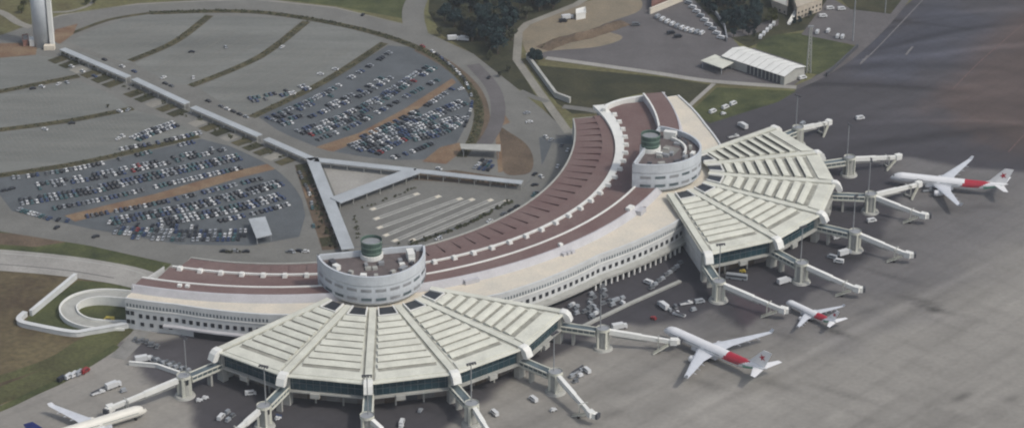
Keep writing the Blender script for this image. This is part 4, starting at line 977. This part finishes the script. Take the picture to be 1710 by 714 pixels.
# ------------------------------------------------------------------ service vehicles
CACHE = {}
def wheels4(L, w, r, tr=.22):
    out = []
    for x in (L*.32, -L*.32):
        for y in (w/2-.1, -w/2+.1): out.append(((x, y, r), r, tr))
    return out
def vehicle(kind, paint, loc, rz, label, cat, name, group=None, s=1.):
    T = thing(name, label, cat, loc, rz, group)
    key = (kind, paint)
    if key not in CACHE:
        P = []
        if kind == 'van':
            b = MB(); b.box((-.3, 0, 1.45), (4.6, 2.0, 1.9), 0, 0, .95); b.box((2.3, 0, 1.0), (1.2, 1.95, 1.0), 0, 0, .92); P.append(('body', b, 'p_'+paint))
            b = MB(); b.quad((2.05, -.8, 1.5), (2.05, .8, 1.5), (1.93, .75, 2.2), (1.93, -.75, 2.2))
            for sg in (-1, 1): b.box((.3, sg*.985, 1.85), (2.6, .06, .55))
            P.append(('window', b, 'glass_dark')); wl = wheels4(5.0, 2.0, .38)
        elif kind == 'truck':
            b = MB(); b.box((2.9, 0, 1.5), (1.9, 2.3, 2.0), 0, 0, .93); P.append(('cab', b, 'p_'+paint))
            b = MB(); b.box((-1.2, 0, 2.1), (6.0, 2.45, 2.6)); b.box((0, 0, .7), (7.4, 1.2, .35)); P.append(('cargo_box', b, 'p_white'))
            b = MB(); b.quad((3.87, -.95, 1.6), (3.87, .95, 1.6), (3.82, .9, 2.3), (3.82, -.9, 2.3)); P.append(('window', b, 'glass_dark')); wl = wheels4(7.4, 2.3, .5)
        elif kind == 'bus':
            b = MB(); b.box((0, 0, 1.7), (11.5, 2.6, 2.7), 0, 0, .97); P.append(('body', b, 'p_'+paint))
            b = MB(); b.box((0, 0, 2.1), (10.8, 2.66, .8)); P.append(('window', b, 'glass_dark')); wl = wheels4(11, 2.6, .5)
        elif kind == 'tug':
            b = MB(); b.box((0, 0, .8), (3.2, 1.7, .9), 0, 0, .93); P.append(('body', b, 'p_'+paint))
            b = MB(); b.box((-.5, 0, 1.75), (1.3, 1.5, .12)); 
            for i in (-1.05, .05):
                for j in (-.65, .65): b.box((i, j, 1.45), (.1, .1, .6))
            P.append(('canopy', b, 'p_'+paint)); wl = wheels4(3, 1.7, .4)
        elif kind == 'dolly':
            b = MB(); b.box((0, 0, .5), (3.4, 1.8, .2)); b.box((2.1, 0, .45), (.9, .15, .1)); P.append(('frame', b, 'metal_grey'))
            b = MB(); b.box((0, 0, 1.3), (2.6, 1.6, 1.4), 0, 0, .9); P.append(('container', b, 'p_'+paint)); wl = wheels4(3.2, 1.7, .22)
        elif kind == 'loader':
            b = MB(); b.box((0, 0, .8), (7, 2, .7)); P.append(('chassis', b, 'p_'+paint))
            b = MB(); b.beam((-3.4, .4, 1.2), (3.9, .4, 2.6), 1.1, .3); P.append(('belt', b, 'metal_dark'))
            b = MB(); b.box((1.2, -.7, 1.7), (1.3, .9, 1.3)); P.append(('cab', b, 'p_'+paint)); wl = wheels4(6.4, 1.9, .45)
        for w in wl:
            b = MB(); (x, y, z), r, t_ = w; b.tube((x, y-t_/2, z), (x, y+t_/2, z), r, r, 10); P.append(('wheel', b, 'tyre'))
        CACHE[key] = [(n, b.mesh(n, m)) for n, b, m in P]
    for n, me in CACHE[key]:
        o = bpy.data.objects.new(n, me); COL.objects.link(o); o.parent = T
    return T
def ride(kind, paint, x, y, deg, label, group=None):
    cat, name = {'van': ('van', 'service_van'), 'truck': ('truck', 'box_truck'), 'bus': ('bus', 'apron_bus'), 'tug': ('tug', 'tow_tractor'), 'dolly': ('baggage cart', 'baggage_cart'), 'loader': ('loader', 'belt_loader')}[kind]
    p = at(x, y, .6); p.z = .15 if y < 150 else .04
    return vehicle(kind, paint, p, R(deg), label, cat, name, group)
V = [('truck', 'white', 190, 645, 40, 'white box truck behind the cream airliner nose'), ('loader', 'white', 164, 655, 35, 'pale belt loader left of the white box truck'), ('dolly', 'silver', 206, 652, 40, 'grey cart right of the white box truck'),
     ('van', 'black', 103, 633, 60, 'dark van, leftmost of the row along the grass edge'), ('van', 'white', 115, 629, 60, 'white van beside the dark one along the grass edge'), ('van', 'white', 124, 626, 60, 'white van in the middle of the row along the grass edge'), ('van', 'silver', 133, 623, 60, 'silver van second from the right along the grass edge'), ('van', 'red', 142, 620, 60, 'red van at the right end of the row along the grass edge'),
     ('tug', 'white', 333, 668, 20, 'white tow tractor right of the cream airliner bridge foot'), ('tug', 'white', 343, 664, 20, 'second white tow tractor, right next to the first by the bridge foot'),
     ('van', 'white', 369, 697, 70, 'white van at the bottom among grey carts'), ('dolly', 'silver', 380, 688, 60, 'silver cart upper left of the cluster at the bottom edge'), ('dolly', 'grey', 388, 694, 60, 'grey cart in the cluster at the bottom edge'), ('dolly', 'silver', 381, 701, 60, 'silver cart lowest of the cluster at the bottom edge'),
     ('van', 'white', 418, 657, 10, 'white van under the left eave of the foreground pier'), ('tug', 'blue', 465, 695, 0, 'blue tow tractor under the foreground pier, bottom left'), ('tug', 'white', 464, 698, 40, 'white tow tractor in the shade under the foreground pier'),
     ('van', 'white', 671, 706, 80, 'white van right of the middle bridge at the bottom edge'), ('tug', 'white', 670, 712, 70, 'white tractor below the white van at the bottom edge'), ('tug', 'silver', 702, 685, 70, 'silver tractor in front of the recessed ground floor wall'), ('van', 'white', 826, 690, 120, 'white van between two bridges right of the foreground pier'),
     ('van', 'white', 891, 667, 125, 'white van at the foot of the idle bridge'), ('tug', 'white', 924, 684, 30, 'white tractor on concrete below the idle bridge'), ('van', 'white', 980, 619, 120, 'white van upper right of the cart group by the idle arm'),
     ('dolly', 'silver', 955, 628, 40, 'silver cart leftmost of the group by the idle arm'), ('dolly', 'white', 969, 627, 40, 'white cart in the middle of the group by the idle arm'), ('dolly', 'grey', 961, 636, 40, 'grey cart lowest of the group by the idle arm'), ('loader', 'silver', 965, 620, 40, 'silver belt loader at the top of the group by the idle arm'),
     ('truck', 'white', 1035, 547, 20, 'white truck above the bridge of the nearer red-banded airliner'), ('van', 'white', 1083, 472, 140, 'white van alone on dark asphalt below the terminal windows'), ('tug', 'red', 1091, 531, 140, 'dark red tractor above the nearer airliner nose'),
     ('truck', 'silver', 1107, 512, 120, 'silver truck left end of the vehicle cluster between the airliners'), ('tug', 'silver', 1118, 517, 120, 'silver tractor in the vehicle cluster between the airliners'), ('loader', 'white', 1146, 506, 20, 'white belt loader at the top of the vehicle cluster'), ('van', 'silver', 1168, 504, 20, 'silver van at the right end of the vehicle cluster'),
     ('loader', 'white', 1134, 525, 150, 'white belt loader at the bottom of the vehicle cluster'), ('dolly', 'silver', 1158, 517, 30, 'silver cart at the lower right of the vehicle cluster'), ('dolly', 'grey', 1128, 512, 110, 'grey cart in the middle of the vehicle cluster'),
     ('truck', 'white', 1310, 471, 30, 'white truck left of the bridge above the small jet'), ('bus', 'silver', 1230, 464, 165, 'pale low bus under the right-hand pier corner'), ('tug', 'yellow', 1240, 453, 165, 'yellow tractor behind the pale bus'),
     ('truck', 'silver', 1411, 424, 30, 'silver truck at the rotunda right of the pier'), ('van', 'white', 1401, 437, 160, 'white van lowest of the three at the shaded stand'), ('van', 'silver', 1390, 430, 150, 'silver van leftmost at the shaded stand'), ('van', 'white', 1397, 397, 30, 'white van under the right edge of the pier roof'), ('van', 'white', 1455, 369, 20, 'white van at the foot of the twin-armed bridge'),
     ('van', 'white', 1436, 198, 20, 'white van alone on the dark far apron'), ('loader', 'silver', 1550, 318, 10, 'silver belt loader beside the far airliner nose'), ('van', 'silver', 1340, 208, 60, 'silver van behind the pier beneath the farthest bridge'),
     ('truck', 'white', 240, 601, 20, 'white cabin truck behind the low white barrier'), ('van', 'yellow', 183, 534, 175, 'yellow van at the inner foot of the curved white ramp'),
     ('van', 'white', 1190, 187, 45, 'white van nearest the terminal end on the far apron'), ('van', 'white', 1211, 180, 45, 'white van in the middle of the far apron row'), ('van', 'white', 1224, 174, 45, 'white van farthest right of the far apron row'), ('tug', 'white', 1208, 190, 20, 'white tractor in front of the far apron row'),
     ('truck', 'white', 1240, 212, 120, 'pale long truck at the upper edge of the right-hand pier roof'), ('loader', 'white', 1225, 228, 20, 'pale loader near the upper corner of the right-hand pier roof'),
     ('van', 'white', 1262, 122, 20, 'white van in front of the white hangar'), ('van', 'white', 1340, 131, 30, 'white van at the end of the white hangar'), ('truck', 'white', 758, 66, 10, 'small white truck at the dark wood beside the loop road'), ('truck', 'white', 773, 67, 170, 'larger white truck at the dark wood beside the loop road'), ('truck', 'silver', 948, 31, 20, 'silver trailer left of the pinkish hut on bare dirt'), ('van', 'black', 940, 36, 10, 'dark van on the bare dirt yard'),
     ('van', 'black', 1120, 56, 20, 'dark van on the grey yard, left of the pair'), ('van', 'black', 1132, 62, 20, 'dark van on the grey yard, right of the pair'), ('van', 'grey', 1062, 42, 0, 'grey van at the end of the overgrown mound')]
for v in V: ride(*v)
yard = [(948, 508), (968, 494), (1000, 474), (1046, 496), (1044, 508), (1010, 526), (972, 542)]
YP = px(yard); rr = random.Random(11); k = 0
def inside(P, x, y):
    c = False
    for i in range(len(P)):
        a, d = P[i], P[i-1]
        if (a.y > y) != (d.y > y) and x < (d.x-a.x)*(y-a.y)/(d.y-a.y)+a.x: c = not c
    return c
while k < 30:
    x, y = rr.uniform(945, 1048), rr.uniform(474, 542); p = at(x, y)
    if inside(YP, p.x, p.y):
        c = rr.choice(['silver', 'grey', 'white', 'silver', 'grey']); k += 1
        ride('dolly', c, x, y, rr.choice([35, 40, 125, 130])+rr.uniform(-6, 6), {'silver': 'silver', 'grey': 'dark grey', 'white': 'white'}[c]+' baggage cart in the cluttered yard between the two piers', {'silver': 'silver', 'grey': 'dark grey', 'white': 'white'}[c]+' baggage carts in the yard between the piers')
for i in range(13):
    c = ['silver', 'grey'][i % 2]; ride('dolly', c, 252+i*5.2, 599+i*1.5+rr.uniform(-3, 3), 60+rr.uniform(-15, 15), {'silver': 'silver', 'grey': 'dark grey'}[c]+' baggage cart in the line along the low white barrier', {'silver': 'silver', 'grey': 'dark grey'}[c]+' baggage carts along the low barrier')
for i in range(7): ride('dolly', 'grey', 226+i*6+rr.uniform(-2, 2), 566+i*2+rr.uniform(-3, 3), 80, 'grey baggage cart below the left terminal windows', 'grey baggage carts below the left terminal windows')
for i in range(9): ride('dolly', ['grey', 'silver'][i % 2], 1088+i*6, 480-i*5+rr.uniform(-1, 1), 40, ['dark grey', 'silver'][i % 2]+' baggage cart waiting along the terminal loading bays', ['dark grey', 'silver'][i % 2]+' baggage carts along the loading bays')
for i in range(10): t = i/9; ride('van', 'white' if i % 4 else 'silver', 1098+74*t, 29+27*t+4*math.sin(3*t), 60, ('white' if i % 4 else 'silver')+' van in the left row of the far yard', ('white' if i % 4 else 'silver')+' vans in the left row of the far yard')
for i in range(9): t = i/8; ride('van', 'white' if i % 3 else 'silver', 1150+54*t, 6+58*t, 150, ('white' if i % 3 else 'silver')+' van in the row along the curved fence of the far yard', ('white' if i % 3 else 'silver')+' vans along the curved fence')
for i, (x, y) in enumerate(((1365, 55), (1383, 53), (1399, 62), (1407, 63))): ride('van', 'white', x, y, 70, ['white van leftmost in the lower row of the staff car park', 'white van second in the lower row of the staff car park', 'white van third in the lower row of the staff car park', 'white van rightmost in the lower row of the staff car park'][i])
for i, (x, y) in enumerate(((1374, 28), (1386, 15), (1405, 16))): ride('van', 'white', x, y, 10, ['white van by the beige house corner', 'white van at the upper left of the staff car park', 'white van by the dark lawn above the staff car park'][i])
for i in range(5): ride('van', 'white', 1270+i*5.5, 63-i*5.5, 75, 'white van in the slanting row by the bright green tree', 'white vans in the slanting row by the green tree')
# ------------------------------------------------------------------ parked cars
PAINT = ['white', 'silver', 'grey', 'black', 'blue', 'red', 'teal']; CARM = {}
def car_mb(b, T=lambda v: v, paint=0):
    def box(c, s, tp, mi):
        n = len(b.v); b.box(c, s, 0, mi, tp); b.v[n:] = [tuple(T(Vector(v))) for v in b.v[n:]]
    box((0, 0, .62), (4.3, 1.76, .62), .95, paint); box((-.15, 0, 1.18), (2.5, 1.6, .5), .76, len(PAINT)); box((-.15, 0, 1.435), (1.75, 1.2, .06), 1, paint)
    for x in (-1.3, 1.3): box((x, 0, .3), (.62, 1.78, .6), 1, len(PAINT)+1)
def carmesh(p):
    if p not in CARM: b = MB(); car_mb(b, paint=PAINT.index(p)); CARM[p] = b.mesh('parked_car', ['p_'+q for q in PAINT]+['glass_dark', 'tyre'])
    return CARM[p]
rc_ = random.Random(21)
def paint(): return rc_.choices(PAINT, [21, 17, 14, 24, 14, 1.2, 12])[0]
cars = []
def row(pts, fill, where, dbl=False, along_=False):
    P = smooth(px(pts), 8); acc = 0; step = 2.75 if not along_ else 6
    for i in range(len(P)-1):
        d = P[i+1]-P[i]; L = d.length
        while acc < L:
            q = P[i]+d*(acc/L); a = math.atan2(d.y, d.x)+(0 if along_ else PI/2); n = Vector((-d.y, d.x, 0))/L
            for sg in ((-1, 1) if dbl else (0,)):
                if rc_.random() < fill:
                    w = q+n*sg*2.55; cars.append((w.x+rc_.uniform(-.2, .2), w.y+rc_.uniform(-.3, .3), a+rc_.choice([0, PI])+rc_.uniform(-.05, .05), paint(), where))
            acc += step
        acc -= L
LL = 'left lot'
row([(226, 233), (260, 219), (297, 207)], 0.96, 'the far row of '+LL, True)
row([(204, 250), (270, 238), (337, 222)], 0.93, 'the row above the green verge of '+LL)
row([(7, 300), (120, 284), (260, 253), (337, 235)], 0.73, 'the row below the green verge of '+LL)
row([(65, 312), (182, 291), (280, 270), (374, 248)], 0.83, 'the second row below the verge of '+LL, True)
row([(36, 338), (146, 320), (260, 294), (405, 262)], 0.96, 'the third row below the verge of '+LL, True)
row([(91, 349), (180, 332), (260, 313), (405, 281)], 0.96, 'the row above the orange strip of '+LL)
row([(146, 362), (260, 341), (350, 320), (445, 297)], 0.83, 'the row below the orange strip of '+LL)
row([(189, 370), (280, 354), (380, 331), (469, 306)], 0.96, 'the fuller double row below the orange strip of '+LL, True)
row([(255, 375), (350, 358), (420, 342), (472, 328)], 0.96, 'the second double row below the orange strip of '+LL, True)
row([(368, 370), (430, 356), (485, 341)], 0.96, 'the row beside the grey blue shelter of '+LL)
row([(195, 386), (300, 391), (412, 390)], 0.96, 'the lowest double row of '+LL, True)
row([(215, 397), (300, 401), (400, 400)], 0.66, 'the edge row by the terminal road of '+LL)
row([(33, 351), (84, 366), (120, 370)], 0.96, 'the curved left edge row of '+LL)
row([(175, 372), (250, 378), (330, 380)], 0.53, 'the low row of '+LL)
UL = 'upper lot'
row([(452, 200), (520, 172), (556, 156)], 0.69, 'the left end of '+UL, True)
row([(560, 200), (640, 160), (700, 120)], 0.86, 'the middle row of '+UL)
row([(520, 226), (560, 212), (610, 192)], 0.92, 'the short dense row of '+UL)
row([(585, 244), (640, 222), (700, 192)], 0.92, 'the inner row below the orange strip, '+UL)
row([(690, 232), (735, 222), (772, 196)], 0.95, 'the outer dense row of '+UL, True)
row([(420, 168), (470, 158), (515, 146)], 0.51, 'the row above the green verge of '+UL, True)
row([(462, 196), (560, 147), (658, 84)], 0.40, 'the row under the green verge of '+UL)
row([(470, 207), (520, 192), (600, 158), (650, 128)], 0.56, 'the second row of '+UL, True)
row([(501, 222), (600, 187), (664, 148), (722, 112)], 0.75, 'the third row of '+UL, True)
row([(532, 234), (600, 206), (687, 157), (735, 133)], 0.68, 'the row above the orange strip of '+UL)
row([(600, 232), (697, 186), (757, 148)], 0.62, 'the row below the orange strip of '+UL)
row([(596, 250), (660, 224), (720, 195), (774, 172)], 0.90, 'the double row below the orange strip of '+UL, True)
row([(625, 256), (697, 220), (765, 200)], 0.90, 'the lowest double row of '+UL, True)
row([(658, 264), (700, 250), (735, 234)], 0.68, 'the edge row beside the walkway of '+UL)
row([(697, 74), (729, 92), (767, 124), (785, 153), (787, 180), (776, 212)], 0.85, 'the curved edge row of '+UL, False, True)
row([(797, 278), (822, 282)], 0.97, 'the small block under the pale canopy right of '+UL, True)
row([(797, 268), (822, 272)], 0.68, 'the small block under the pale canopy right of '+UL)
row([(500, 290), (518, 330), (524, 380)], 0.45, 'the road beside the garden beds', False, True)
row([(948, 252), (920, 296), (880, 336), (800, 378), (720, 404)], .34, 'the road along the curved terminal', False, True)
row([(938, 244), (905, 300), (860, 338)], .3, 'the forecourt lane', False, True)
row([(300, 419), (420, 421), (520, 421)], .3, 'the road behind the left roof', False, True)
row([(110, 108), (180, 138)], 0.14, 'the road beside the covered walkway', False, True)
row([(125, 82), (300, 150), (430, 205)], 0.23, 'the road above the covered walkway', False, True)
singles = [(606, 26, 'black', 'the loop road at the top'), (816, 131, 'black', 'the bend of the loop road'), (770, 150, 'white', 'the bend of the loop road'), (893, 292, 'black', 'the forecourt'), (893, 310, 'black', 'the forecourt'), (904, 296, 'white', 'the forecourt'), (884, 205, 'white', 'the forecourt'), (880, 190, 'silver', 'the forecourt'), (912, 230, 'white', 'the forecourt'), (920, 235, 'silver', 'the forecourt'),
           (896, 323, 'grey', 'the forecourt'), (95, 381, 'black', 'the road along the lower edge of the left car park'), (160, 396, 'black', 'the road along the lower edge of the left car park'), (320, 88, 'black', 'an empty upper lot'), (377, 80, 'silver', 'an empty upper lot'), (471, 80, 'white', 'an empty upper lot'), (535, 125, 'white', 'an empty upper lot'), (560, 117, 'white', 'an empty upper lot'), (488, 158, 'white', 'an empty upper lot'), (273, 131, 'white', 'the verge end'), (323, 131, 'white', 'the empty lots'),
           (70, 146, 'white', 'the left empty lot'), (98, 142, 'white', 'the left empty lot'), (112, 139, 'silver', 'the left empty lot'), (55, 149, 'black', 'the left empty lot'), (200, 187, 'white', 'the middle empty lot'), (214, 185, 'silver', 'the middle empty lot'), (120, 207, 'black', 'the middle empty lot'), (75, 217, 'white', 'the middle empty lot'), (205, 228, 'white', 'the middle empty lot'), (198, 233, 'white', 'the middle empty lot'), (845, 60, 'white', 'the dark wood'), (8, 319, 'black', 'the left end of the left car park'), (20, 316, 'black', 'the left end of the left car park'),
           (655, 417, 'silver', 'the road behind the foreground drum'), (735, 398, 'silver', 'the hedge of the bus park'), (500, 420, 'black', 'the road behind the left drum'), (510, 421, 'white', 'the road behind the left drum'), (488, 421, 'silver', 'the road behind the left drum'), (733, 283, 'white', 'the end of the plaza roof')]
for x, y, c, w in singles:
    p = at(x, y); cars.append((p.x, p.y, rc_.uniform(0, PI), c, w))
cars.sort(key=lambda c: c[0]**2+c[1]**2)
CN = {'white': 'white', 'silver': 'silver', 'grey': 'grey', 'black': 'black', 'blue': 'blue', 'red': 'red', 'teal': 'dark green'}
NIND = 296
for (x, y, a, c, w) in cars[:NIND]:
    o = bpy.data.objects.new('parked_car', carmesh(c)); COL.objects.link(o); o.location = (x, y, .13); o.rotation_euler = (0, 0, a)
    tag(o, f'{CN[c]} car parked in {w}' if 'row' in w.split() or 'block' in w or 'lot' in w.split() else f'{CN[c]} car standing on {w}', 'car', f'{CN[c]} cars in {w}')
b = MB()
for (x, y, a, c, w) in cars[NIND:]:
    cs, sn = math.cos(a), math.sin(a)
    car_mb(b, lambda v: Vector((x+v.x*cs-v.y*sn, y+v.x*sn+v.y*cs, v.z+.13)), PAINT.index(c))
o = b.build('distant_parked_cars', ['p_'+q for q in PAINT]+['glass_dark', 'tyre']); tag(o, 'crowd of small mixed-colour cars filling the farther parking rows', 'cars', None, 'stuff')
print('cars', len(cars))
# ------------------------------------------------------------------ trees and shrubs
def leaves(b, c, rad, n, size, rg, mi=0):
    for _ in range(n):
        d = Vector((rg.gauss(0, 1), rg.gauss(0, 1), rg.gauss(0, 1))).normalized()*rg.uniform(.55, 1.)
        p = Vector(c)+Vector((d.x*rad[0], d.y*rad[1], d.z*rad[2])); s = size*rg.uniform(.6, 1.3)
        u = Vector((rg.gauss(0, 1), rg.gauss(0, 1), rg.gauss(0, 1))).normalized(); v = u.orthogonal().normalized()
        b.quad(p-u*s-v*s*.6, p+u*s-v*s*.6, p+u*s+v*s*.6, p-u*s+v*s*.6, mi)
TREES = {}
def tree_mesh(key, h, r, m, seed, tall=1., n=60):
    rg = random.Random(seed); t = MB(); t.tube((0, 0, 0), (0, 0, h*.55), r*.09, r*.05, 7)
    cl = []
    for k in range(13):
        a = rg.uniform(0, 2*PI); q = rg.uniform(.15, .68)*r; z = h*rg.uniform(.38, .88); cl.append((Vector((q*math.cos(a), q*math.sin(a), z)), r*rg.uniform(.30, .48)))
    for c, _ in cl[:7]: t.tube((0, 0, h*.35), c*.9, r*.035, r*.012, 5)
    b = MB()
    for c, rr_ in cl: leaves(b, c, (rr_, rr_, rr_*.85*tall), n, r*.085, rg)
    TREES[key] = (t.mesh('trunk', 'bark'), b.mesh('crown', m))
for i in range(4): tree_mesh('dark%d' % i, 11+i, 4.6+.5*i, 'leaf_dark', 40+i)
for i in range(3): tree_mesh('green%d' % i, 8+i, 3.8+.4*i, 'leaf', 60+i)
tree_mesh('olive0', 10, 6.2, 'leaf_olive', 71); tree_mesh('olive1', 4.5, 2.6, 'leaf_olive', 72); tree_mesh('dense', 10, 6.0, 'leaf_dark', 77, n=190); tree_mesh('cypress', 11, 1.9, 'leaf_dark', 73, 2.2)
def tree(key, x, y, label, s=1., group=None, name='tree', raw=None):
    p = raw or at(x, y); T = thing(name, label, 'tree', p, random.uniform(0, 6.28), group); T.scale = (s, s, s)
    for n, me in zip(('trunk', 'crown'), TREES[key]): o = bpy.data.objects.new(n, me); COL.objects.link(o); o.parent = T
tree('dense', 892, 104, 'round dark tree at the bend of the pale service road', .95)
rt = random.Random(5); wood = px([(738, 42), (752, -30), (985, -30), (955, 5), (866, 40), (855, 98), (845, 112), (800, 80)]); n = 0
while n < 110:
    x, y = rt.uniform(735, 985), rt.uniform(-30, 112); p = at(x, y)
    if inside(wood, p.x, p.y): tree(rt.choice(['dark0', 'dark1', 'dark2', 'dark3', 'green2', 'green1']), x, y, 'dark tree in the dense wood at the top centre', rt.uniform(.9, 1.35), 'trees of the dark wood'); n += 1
for x, y in ((735, 60), (722, 30), (745, 20), (818, 100), (835, 128), (850, 120)): tree('green%d' % rt.randrange(3), x, y, 'small dull green tree on the edge of the dark wood', .6, 'small trees at the wood edge')
for i in range(64):
    t = rt.random(); x, y = 1172+rt.uniform(0, 95), 2+rt.uniform(0, 52)
    if y > 10+(x-1172)*1.0: continue
    tree('dark%d' % rt.randrange(4), x, y, 'dark tree in the garden between the fence and the beige houses', rt.uniform(.5, .8), 'trees of the far garden')
for x, y in ((1225, 62), (1240, 55), (1250, 60), (1230, 48), (1244, 42)): tree('dark%d' % rt.randrange(4), x, y, 'dark tree in the garden between the fence and the beige houses', .55, 'trees of the far garden')
tree('olive0', 1288, 38, 'bright green broad tree left of the beige houses', 1.0)
tree('cypress', 1259, 70, 'narrow dark cypress beside the slanting row of white vans', 1.0, None, 'cypress')
for x, y, l in ((1325, 42, 'left small dark tree below the tall beige house'), (1334, 40, 'middle small dark tree below the tall beige house'), (1352, 30, 'right small dark tree below the tall beige house'), (1310, 2, 'dark tree between the two beige houses')): tree('dark0', x, y, l, .5)
tree('green1', 180, 180, 'lone dark shrub tree in the middle empty lot', .3)
for i, (x, y) in enumerate(((145, 8), (158, 6), (40, 12), (55, 4), (36, 22))): tree('olive1', x, y, ['pale scrubby tree right of the tower path', 'second pale scrubby tree right of the tower path', 'pale tree left of the tower, lower', 'pale tree left of the tower at the top edge', 'pale tree by the bend of the tower path'][i], 1.2)
for i in range(14):
    t = i/13; tree('green%d' % (i % 3), 496+42*t+rt.uniform(4, 26), 280+132*t, 'small shrub tree in the garden beds along the walkway', rt.uniform(.22, .36), 'shrub trees of the garden beds')
for i in range(6): tree('green%d' % (i % 3), 378+i*4.5, 421+rt.uniform(-2, 2), 'small shrub tree on the kerb behind the terminal roof', .22, 'shrub trees behind the terminal roof')
for i in range(10): t = i/9; tree('green%d' % (i % 3), 668+180*t+rt.uniform(-2, 2), 409-72*t-12*math.sin(3.1*t)*-1, 'small dark shrub tree in the hedge below the bus park', .26, 'shrub trees below the bus park')
# low shrubs: nobody could count them
b = MB(); rg = random.Random(9)
def hedge(pts, w, dens=.9, size=.45, h=.8):
    P = smooth(px(pts), 6)
    for i in range(len(P)-1):
        d = P[i+1]-P[i]; L = d.length
        for _ in range(int(L*dens)):
            q = P[i]+d*rg.random()+Vector((-d.y, d.x, 0))/L*rg.uniform(-w/2, w/2)
            leaves(b, (q.x, q.y, h*.6), (rg.uniform(.6, 1.2), rg.uniform(.6, 1.2), h*rg.uniform(.5, .9)), 9, size, rg)
for P in VERGES: hedge(P, 4, .45, .4, .5)
hedge([(250, 22), (420, 20), (560, 40), (660, 66), (735, 100), (785, 148), (800, 190), (790, 232), (770, 262)], 4, 1.1)
hedge([(684, 410), (780, 374), (855, 336)], 2.5, 1.6); hedge([(598, 350), (640, 336), (696, 312)], 2, .5); hedge([(590, 360), (600, 400)], 2, .5)
hedge([(900, 80), (960, 62), (1040, 40)], 4, .8); hedge([(510, 290), (562, 412)], 7, 1.2, .4); hedge([(100, 90), (300, 186), (480, 268)], 6, .35)
hedge([(720, 290), (865, 310)], 3, .8)
o = b.build('shrubbery', 'leaf'); tag(o, 'low dark shrubs along the verges and hedges', 'shrubs', None, 'stuff')
# overgrown earth mound in the dirt yard
b = MB(); P = smooth(px([(905, 82), (940, 68), (985, 58), (1030, 42), (1045, 38)]), 6); n = len(P); rg = random.Random(3); rings = []
for i in range(n):
    d = P[min(n-1, i+1)]-P[max(0, i-1)]; e = Vector((-d.y, d.x, 0)).normalized(); k = math.sin(PI*(i+.3)/(n-.4)); rings.append([P[i]+e*w*(1+.3*rg.random())+Vector((0, 0, .1+h*k*(.8+.4*rg.random()))) for w, h in ((-5, 0), (-2.5, 2.2), (0, 3), (2.5, 2.2), (5, 0))])
for i in range(n-1):
    for j in range(4): b.quad(rings[i][j], rings[i][j+1], rings[i+1][j+1], rings[i+1][j])
b.build('earth_mound', 'soil_brown', None)['kind'] = 'structure'
# ------------------------------------------------------------------ thin haze over the whole place
b = MB(); b.box((0, 1600, 299.5), (3200, 4000, 602))
hz = b.build('haze', 'white'); hz['kind'] = 'stuff'; hz['label'] = 'thin pale haze hanging over the whole airport'; hz['category'] = 'haze'
m = bpy.data.materials.new('haze'); m.use_nodes = True; n = m.node_tree; n.nodes.clear()
o = n.nodes.new('ShaderNodeOutputMaterial'); v = n.nodes.new('ShaderNodeVolumePrincipled'); v.inputs['Color'].default_value = (.86, .9, .95, 1); v.inputs['Density'].default_value = .00006; v.inputs['Anisotropy'].default_value = .2
n.links.new(v.outputs[0], o.inputs['Volume']); hz.data.materials.clear(); hz.data.materials.append(m)
